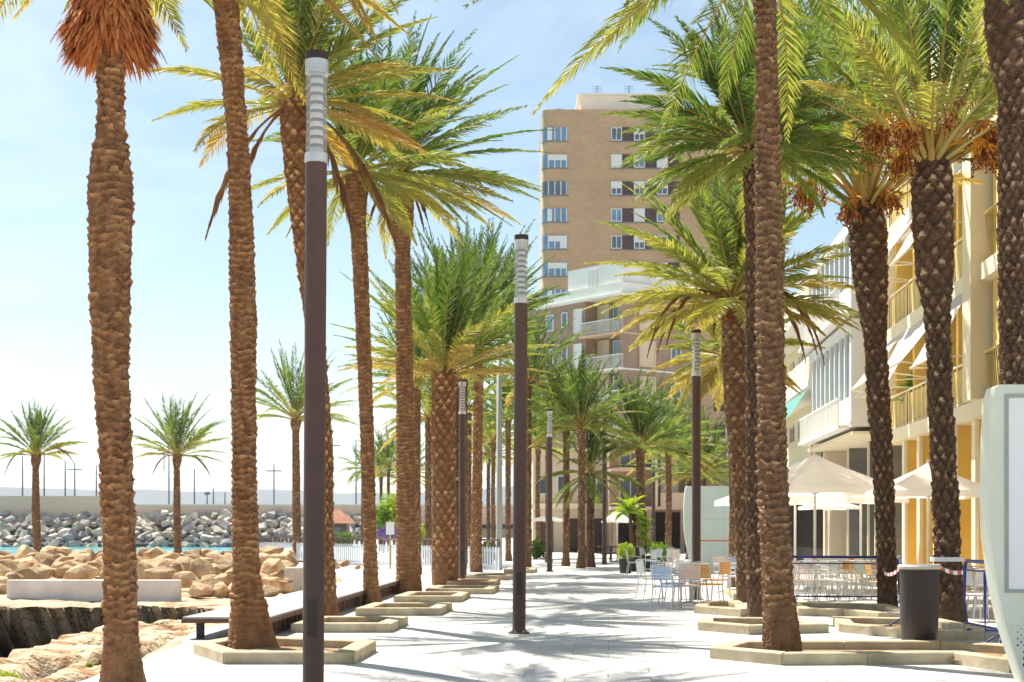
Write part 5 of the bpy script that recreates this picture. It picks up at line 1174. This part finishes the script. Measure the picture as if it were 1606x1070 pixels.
# --- low cream building and brown block at the promenade's end
s = 22.86; d = F/s; X0 = (836-CX)/s; X1 = (963-CX)/s
root = empty('low_building', (X0, d, 0), 0, 'low cream building with small windows behind the three close palms', 'building')
W = X1-X0; H = zat(708, s); m = MB(); m.box((W/2, 5, H/2), (W, 10, H)); m.build('wall', M['beige'], root)
m = MB(); m.box((W/2, 4.9, H+0.09), (W+0.5, 10.6, 0.18)); m.box((W/2, -0.1, 3.15), (W+0.3, 0.4, 0.35)); m.build('cornice', M['cream'], root)
for k in range(4):
    win(root, 'shutter_white', 'glass', (0.7+k*1.35, 0, 4.6), 0.8, 1.3, (1, 0), (0, -1), 0.07, 0)
for k in range(3):
    m = MB(); m.box((0.9+k*1.8, -0.02, 1.15), (0.95, 0.08, 2.3)); m.build('door', M['dark_wood'], root)
m = MB(); m.tube([(3.6, -0.7, 4.2), (5.5, -0.7, 4.2)], 0.03, 4); m.box((4.55, -0.4, 3.4), (2.0, 0.8, 0.12))
for k in range(12): m.tube([(3.6+k*0.17, -0.7, 3.4), (3.6+k*0.17, -0.7, 4.2)], 0.015, 4)
m.build('balcony', M['dark_rail'], root)
s = 24.0; d = F/s; X0 = (958-CX)/s; X1 = (1145-CX)/s
root = empty('terrace_block', (X0, d, 0), 0, 'brown apartment block with deep salmon balconies behind the potted plants', 'building')
W = X1-X0; H = zat(688, s); m = MB(); m.box((W/2, 5.6, H/2), (W, 8, H)); m.build('wall', M['brown_wall'], root)
for k, zs in enumerate((2.95, 5.5, H-0.1)):
    m = MB(); m.box((W/2, 0.8, zs), (W, 1.6, 0.2)); m.build('floor_slab', M['salmon'], root)
    if k < 2:
        m = MB(); m.box((4.2, 0.06, zs+0.55), (1.9, 0.1, 0.9)); m.box((6.6, 0.06, zs+0.55), (1.3, 0.1, 0.9)); m.build('balcony_wall', M['salmon'], root)
        m = MB(); m.box((2.95, 0.75, zs+1.22), (0.25, 1.5, 2.2)); m.build('party_wall', M['beige'], root)
        win(root, 'beige', 'shutter_white', (4.0, 1.6, zs+1.15), 1.2, 1.7, (1, 0), (0, -1), 0.08, 1); win(root, 'beige', 'glass', (1.4, 1.6, zs+1.15), 1.5, 1.7, (1, 0), (0, -1), 0.08, 1)
        m = MB(); m.box((5.45, 0.75, zs+1.22), (0.2, 1.5, 2.2)); m.build('party_wall', M['beige'], root)
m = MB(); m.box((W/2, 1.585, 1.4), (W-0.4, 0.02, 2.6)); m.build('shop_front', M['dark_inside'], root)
for k in range(4): m = MB(); m.box((0.3+k*2.2, 0.2, 1.42), (0.28, 0.3, 2.84)); m.build('pillar', M['brown_wall'], root)

# --- street frame for the right side buildings: along = direction of the street
al = Vector((152/F, 1.0)).normalized(); ac = Vector((al.y, -al.x))     # ac points right (away from the sea)
ang = math.atan2(al.y, al.x)
def SP(dist_right, y): # point whose offset from the vanishing line is dist_right, at depth y
    return Vector(((152/F)*y+dist_right, y))
class Fac:
    """local frame: u along street (away), w outwards (towards the sea, -x)"""
    def __init__(s_, root, off): s_.r = root; s_.off = off
    def box(s_, m, u0, u1, w0, w1, z0, z1):
        # w measured from the facade line into the building (+) or outwards (-)
        m.box(((w0+w1)/2, (u0+u1)/2, (z0+z1)/2), (w1-w0, u1-u0, z1-z0))
# yellow building: facade at 8.56 right of the vanishing line, from y=27 to y=47
off = 8.56; yA, yB = 24.0, 47.0
org = SP(off, 0); rz_ = math.atan2(al.y, al.x)-math.pi/2
root = empty('yellow_building', (org.x, org.y, 0), rz_, 'yellow apartment building with white slabs, awnings and arched loggias', 'building')
sl = [4.36, 7.42, 10.45, 13.48]
def part(name, mt, boxes, parent=root):
    m = MB()
    for (u0, u1, w0, w1, z0, z1) in boxes: m.box(((w0+w1)/2, (u0+u1)/2, (z0+z1)/2), (w1-w0, u1-u0, z1-z0))
    return m.build(name, M[mt], parent)
part('wall', 'yellow', [(yA, yB, 1.6, 12, 0, sl[3]), (yA, 34.6, 0.5, 1.6, sl[0], sl[3])])
part('end_wall', 'cream', [(yB-0.25, yB, -0.02, 1.59, sl[0]+0.02, sl[3]-0.02)])
for k, zz_ in enumerate(sl): part('floor_slab', 'cream', [(yA, yB+0.15, -0.15, 1.7, zz_-0.22, zz_+0.16)])
part('roof_parapet', 'cream', [(yA, yB, 0.0, 0.3, sl[3]+0.165, sl[3]+0.9)])
for u in np.arange(25.2, 46.6, 2.15): part('pilaster', 'yellow', [(u, u+0.32, 0.12, 1.58, 0, sl[0]-0.225)])
for u in np.arange(25.2, 46.6, 2.15): part('pilaster_lit_face', 'cream', [(u-0.02, u+0.34, 0.02, 0.115, 0, sl[0]-0.225)])  # cream skin paints the sunlit side onto each yellow pilaster
part('pier', 'cream', [(34.8, 35.6, -0.35, 1.59, sl[0]+0.165, sl[3]+0.5)])
# far bays: recessed balconies with yellow panels, railings, shutters and awnings
for k in range(3):
    z0 = sl[k]+0.16; z1 = sl[k+1]-0.22
    for j_, u in enumerate(np.arange(35.6, 46.7, 2.75)):
        if j_: part('bay_wall', 'yellow', [(u-0.12, u+0.12, 0.15, 1.59, z0+0.002, z1-0.002)])
        part('balcony_panel', 'rail_yellow', [(u+0.15, min(u+2.6, yB-0.3), -0.02, 0.02, z0+0.12, z0+0.92)])
        m = MB(); m.tube([(-0.02, u+0.05, z0+1.02), (-0.02, min(u+2.7, yB-0.27), z0+1.02)], 0.03, 6); m.tube([(-0.02, u+0.05, z0+0.08), (-0.02, min(u+2.7, yB-0.27), z0+0.08)], 0.02, 6)
        for q_ in range(5): m.tube([(-0.02, u+0.15+q_*0.6, z0), (-0.02, u+0.15+q_*0.6, z0+1.02)], 0.02, 5)
        m.build('balcony_railing', M['cream'], root)
        f_ = part('window', 'brown_wall', [(u+0.5, u+2.2, 1.53, 1.6, z0, z0+2.3)]); part('pane', 'glass', [(u+0.6, u+2.1, 1.5, 1.528, z0+0.1, z0+2.2)], f_)
        if (k, j_) != (2, 3):
            m = MB(); L_ = 1.6-0.2*((k+j_) % 2); o_ = 0.85+0.2*((k+j_) % 2); K = 6; u1_ = min(u+2.62, yB-0.25); vs = []
            for q_ in range(K+1):
                t = q_/K; w_ = -0.18-o_*t; z_ = z1-0.02-L_*t-0.06*math.sin(math.pi*t); vs += [(w_, u+0.1, z_), (w_, u1_, z_)]
            m.add(vs, [(2*q_, 2*q_+1, 2*q_+3, 2*q_+2) for q_ in range(K)], 0.2+0.3*((k+j_) % 3)); aw = m.build('awning', M['awning'], root)
            m = MB(); m.tube([vs[-1], vs[-2]], 0.03, 6); m.tube([vs[-2], (0, u+0.1, z0+1.1)], 0.018, 5); m.tube([vs[-1], (0, u1_, z0+1.1)], 0.018, 5); m.build('awning_bar', M['cream'], aw)
# near section: wall with arched openings
def arch_wall(u0, u1, z0, z1, w):
    """panel with an arch cut out, between u0,u1"""
    m = MB(); uc = (u0+u1)/2; r_ = 0.95; spring = z0+1.5; n = 14
    arc = [(uc-r_*math.cos(t), spring+r_*math.sin(t)) for t in np.linspace(0, math.pi, n)]
    ring = [(uc-r_, z0+0.0)]+arc+[(uc+r_, z0+0.0)]
    # left and right jambs and spandrels as quads to the outer frame
    for wv in (w, w+0.3):
        v = []; f = []
        outer = [(u0, z0)]+[(u0+(u1-u0)*k_/(n-1), z1) for k_ in range(n)]+[(u1, z0)]
        for p_, q_ in zip(ring, outer): v += [(wv, p_[0], p_[1]), (wv, q_[0], q_[1])]
        f = [(2*i_, 2*i_+1, 2*i_+3, 2*i_+2) for i_ in range(len(ring)-1)]; m.add(v, f)
    v = []
    for p_ in ring: v += [(w, p_[0], p_[1]), (w+0.3, p_[0], p_[1])]
    m.add(v, [(2*i_, 2*i_+1, 2*i_+3, 2*i_+2) for i_ in range(len(ring)-1)])
    return m
for k in range(3):
    for u in (25.6, 28.6, 31.6):
        z0 = sl[k]+0.165; z1 = sl[k+1]-0.225
        arch_wall(u, u+2.98, z0, z1, 0.1).build('arched_wall', M['butter'], root)
        m = MB(); m.tube([(0.0, u+0.5, z0+0.95), (-0.25, u+0.7, z0+0.95), (-0.25, u+2.3, z0+0.95), (0.0, u+2.5, z0+0.95)], 0.03, 6)
        for q_ in range(11): m.tube([(-0.12, u+0.62+q_*0.175, z0+0.02), (-0.2, u+0.62+q_*0.175, z0+0.95)], 0.014, 4)
        m.build('balcony_railing', M['rail_yellow'], root)
        part('shutter', 'dark_inside', [(u+0.7, u+2.3, 0.42, 0.495, z0, z0+2.3)])
# plant on balcony
pr = Vector((org.x, org.y)); q_ = Vector((org.x, org.y))+ac*0.0
pc = at(1438, 54.5, 0)
r_ = empty('balcony_plant', (SP(off+0.3, 44.2).x, 44.2, sl[0]+0.16), 0, 'big leaved green plant on the yellow balcony between the date palms', 'potted plant')
m = MB()
for k in range(26): big_leaf(m, (0, 0, 0.3+rs.uniform(0, 0.8)), rs.uniform(0, 6.28), R(rs.uniform(20, 80)), rs.uniform(0.6, 1.0), 0.26, rs, 0.45, 1.2)
m.build('leaves', M['shrub'], r_); m = MB(); m.lathe([(0, 0), (0.18, 0), (0.24, 0.35), (0, 0.33)], 12); m.build('pot', M['salmon'], r_)

# white building further along
off2 = 7.5; org2 = SP(off2, 0)
root2 = empty('white_building', (org2.x, org2.y, 0), rz_, 'white building with glazed oriel bays above a dark ground floor', 'building')
def part2(name, mt, boxes, parent=None): return part(name, mt, boxes, parent or root2)
yA, yB = 47.4, 58.0
part2('wall', 'white_paint', [(yA, yB, 1.5, 12, 4.6, 11.6)])
part2('roof_slab', 'white_paint', [(yA-0.1, yB+0.1, 0.8, 12.1, 11.6, 11.85)])
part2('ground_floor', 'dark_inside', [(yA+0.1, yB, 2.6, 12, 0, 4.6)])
part2('soffit', 'cream', [(yA, yB, 0.02, 2.59, 4.5, 4.598)])
for k, (z0, z1) in enumerate(((4.75, 8.1), (8.25, 11.2))):
    part2('oriel_bay', 'white_paint', [(yA+0.1, yB-0.4, 0.0, 1.49, z0, z0+0.95), (yA+0.1, yB-0.4, 0.0, 1.49, z1-0.35, z1), (yA+0.1, yA+0.4, 0.0, 1.49, z0+0.95, z1-0.35)]+[(u, u+0.14, 0.0, 0.2, z0+0.95, z1-0.35) for u in np.arange(yA+1.4, yB-0.5, 1.1)])
    part2('oriel_glass', 'glass_blue', [(yA+0.4, yB-0.5, 0.09, 0.12, z0+0.95, z1-0.35)])
    part2('side_panel', 'cream', [(yA+0.06, yA+0.1, 0.35, 1.15, z0+0.5, z1-0.6)])
    m = MB(); m.tube([(-0.35, yA+0.3, z0+0.9), (-0.35, yB-0.5, z0+0.9)], 0.03, 5)
    for q_ in np.arange(yA+0.3, yB-0.5, 0.3): m.tube([(-0.35, q_, z0+0.05), (-0.35, q_, z0+0.9)], 0.018, 4)
    m.box((-0.2, (yA+yB)/2, z0+0.0), (0.36, yB-yA-0.6, 0.1)); m.build('balcony_railing', M['white_paint'], root2)
for k, u in enumerate((47.6, 48.7, 49.8, 51.2, 55.6)): part2('column', 'grey_col', [(u, u+0.35, 1.2, 2.3, 0, 4.498)]); part2('column_edge', 'cream', [(u-0.02, u+0.06, 1.12, 1.195, 0, 4.498)])
for k, u in enumerate((52.3, 53.4, 54.5)):
    f2_ = part2('door', 'grey_col', [(u, u+0.06, 2.5, 2.59, 0, 2.6), (u+0.9, u+0.96, 2.5, 2.59, 0, 2.6), (u+0.06, u+0.9, 2.5, 2.59, 2.5, 2.6)]); part2('pane', 'glass', [(u+0.06, u+0.9, 2.54, 2.56, 0.05, 2.5)], f2_)
part2('side_wall', 'beige', [(57.6, 58.0, 0.6, 2.59, 0, 4.498)])
# next building with green awning further away, seen between trunks
root3 = empty('pale_building', (SP(8.2, 0).x, 0, 0), rz_, 'pale building with a green awning beyond the white one', 'building')
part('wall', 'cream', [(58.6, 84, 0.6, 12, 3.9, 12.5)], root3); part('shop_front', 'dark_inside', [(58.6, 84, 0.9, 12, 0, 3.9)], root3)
for zz_ in (4.2, 7.2, 10.2): part('floor_slab', 'white_paint', [(58.6, 84, -0.6, 0.595, zz_-0.15, zz_+0.1)], root3); part('balcony_wall', 'cream', [(58.7, 83.8, -0.55, -0.45, zz_+0.105, zz_+1.0)], root3)
m = MB(); vs = [(-0.6, 59, 6.9), (-0.6, 66, 6.9), (-1.5, 59, 5.6), (-1.5, 66, 5.6)]; m.add(vs, [(0, 1, 3, 2)]); m.build('awning', M['green_awning'], root3)
for u in np.arange(60, 83, 3.2):
    for zz_ in (4.3, 7.3, 10.3): part('window', 'glass', [(u, u+1.6, 0.56, 0.6, zz_+0.1, zz_+2.2)], root3)

# ---------------------------------------------------------------- sea air
hz = MB(); hz.box((-400, 1700, 75), (9000, 4800, 161)); hm = bpy.data.materials.new('sea_air'); hn, hl = nodes(hm)
hn.remove(hn['Principled BSDF']); pv_ = hn.new('ShaderNodeVolumePrincipled'); pv_.inputs['Color'].default_value = (0.86, 0.92, 1.0, 1); pv_.inputs['Density'].default_value = 0.00013; pv_.inputs['Anisotropy'].default_value = 0.3
hl.new(pv_.outputs[0], hn['Material Output'].inputs['Volume'])
tag(hz.build('haze', hm), kind='stuff', label='thin pale sea air over the whole bay', cat='haze')
# ---------------------------------------------------------------- light, sky, camera
sunv = Vector((-0.62*math.cos(R(56)), 0.785*math.cos(R(56)), math.sin(R(56)))).normalized()
L = bpy.data.lights.new('sun', 'SUN'); L.energy = 5.0; L.angle = R(0.53); L.color = (1.0, 0.92, 0.80)
so = bpy.data.objects.new('sun', L); COL.objects.link(so); so.rotation_euler = sunv.to_track_quat('Z', 'Y').to_euler(); so.location = (-20, 20, 40)
w = bpy.data.worlds.new('World'); sc.world = w; w.use_nodes = True; n, l = w.node_tree.nodes, w.node_tree.links
bg = n['Background']; bg.inputs[1].default_value = 0.07
sky = n.new('ShaderNodeTexSky'); sky.sky_type = 'NISHITA'; sky.sun_disc = False; sky.sun_elevation = R(56); sky.sun_rotation = math.atan2(sunv.x, sunv.y)
sky.air_density = 1.0; sky.dust_density = 0.7; sky.ozone_density = 0.4; sky.altitude = 0
tc = n.new('ShaderNodeTexCoord'); mp = n.new('ShaderNodeMapping'); mp.inputs['Scale'].default_value = (1.0, 1.0, 3.2); mp.inputs['Location'].default_value = (0.4, 0.1, 0.3); l.new(tc.outputs['Generated'], mp.inputs[0])
t = n.new('ShaderNodeTexNoise'); t.inputs['Scale'].default_value = 3.2; t.inputs['Detail'].default_value = 7; t.inputs['Roughness'].default_value = 0.55; t.inputs['Distortion'].default_value = 0.5; l.new(mp.outputs[0], t.inputs[0])
r = n.new('ShaderNodeValToRGB'); r.color_ramp.elements[0].position = 0.45; r.color_ramp.elements[0].color = (0, 0, 0, 1); r.color_ramp.elements[1].position = 0.78; r.color_ramp.elements[1].color = (0.55, 0.55, 0.55, 1); l.new(t.outputs['Fac'], r.inputs[0])
mx = n.new('ShaderNodeMixRGB'); mx.inputs[2].default_value = (8.5, 9.0, 9.4, 1); l.new(r.outputs[0], mx.inputs[0]); l.new(sky.outputs[0], mx.inputs[1]); tn = n.new('ShaderNodeMixRGB'); tn.blend_type = 'MULTIPLY'; tn.inputs[0].default_value = 1.0; tn.inputs[2].default_value = (0.97, 1.02, 0.97, 1); l.new(mx.outputs[0], tn.inputs[1]); l.new(tn.outputs[0], bg.inputs[0])
cam = bpy.data.cameras.new('camera'); co = bpy.data.objects.new('camera', cam); COL.objects.link(co); sc.camera = co
co.location = (0, 0, EYE); co.rotation_euler = (R(90), 0, 0); cam.sensor_width = 36; cam.lens = F/1606*36; cam.shift_y = (HY-535)/1606; cam.clip_end = 12000; cam.clip_start = 0.1
cam.dof.use_dof = True; cam.dof.focus_distance = 19.0; cam.dof.aperture_fstop = 4.5
vs_ = sc.view_settings; vs_.view_transform = 'Standard'; vs_.look = 'None'; vs_.exposure = 1.08; vs_.gamma = 1
sc.render.resolution_x, sc.render.resolution_y = 1024, 682
sc.cycles.max_bounces = 6; sc.cycles.diffuse_bounces = 3; sc.cycles.transparent_max_bounces = 12
try: sc.cycles.use_denoising = True
except Exception: pass
for c_, o_ in chairs.items():
    if c_ not in used:
        for ch in list(o_.children): bpy.data.objects.remove(ch)
        bpy.data.objects.remove(o_)
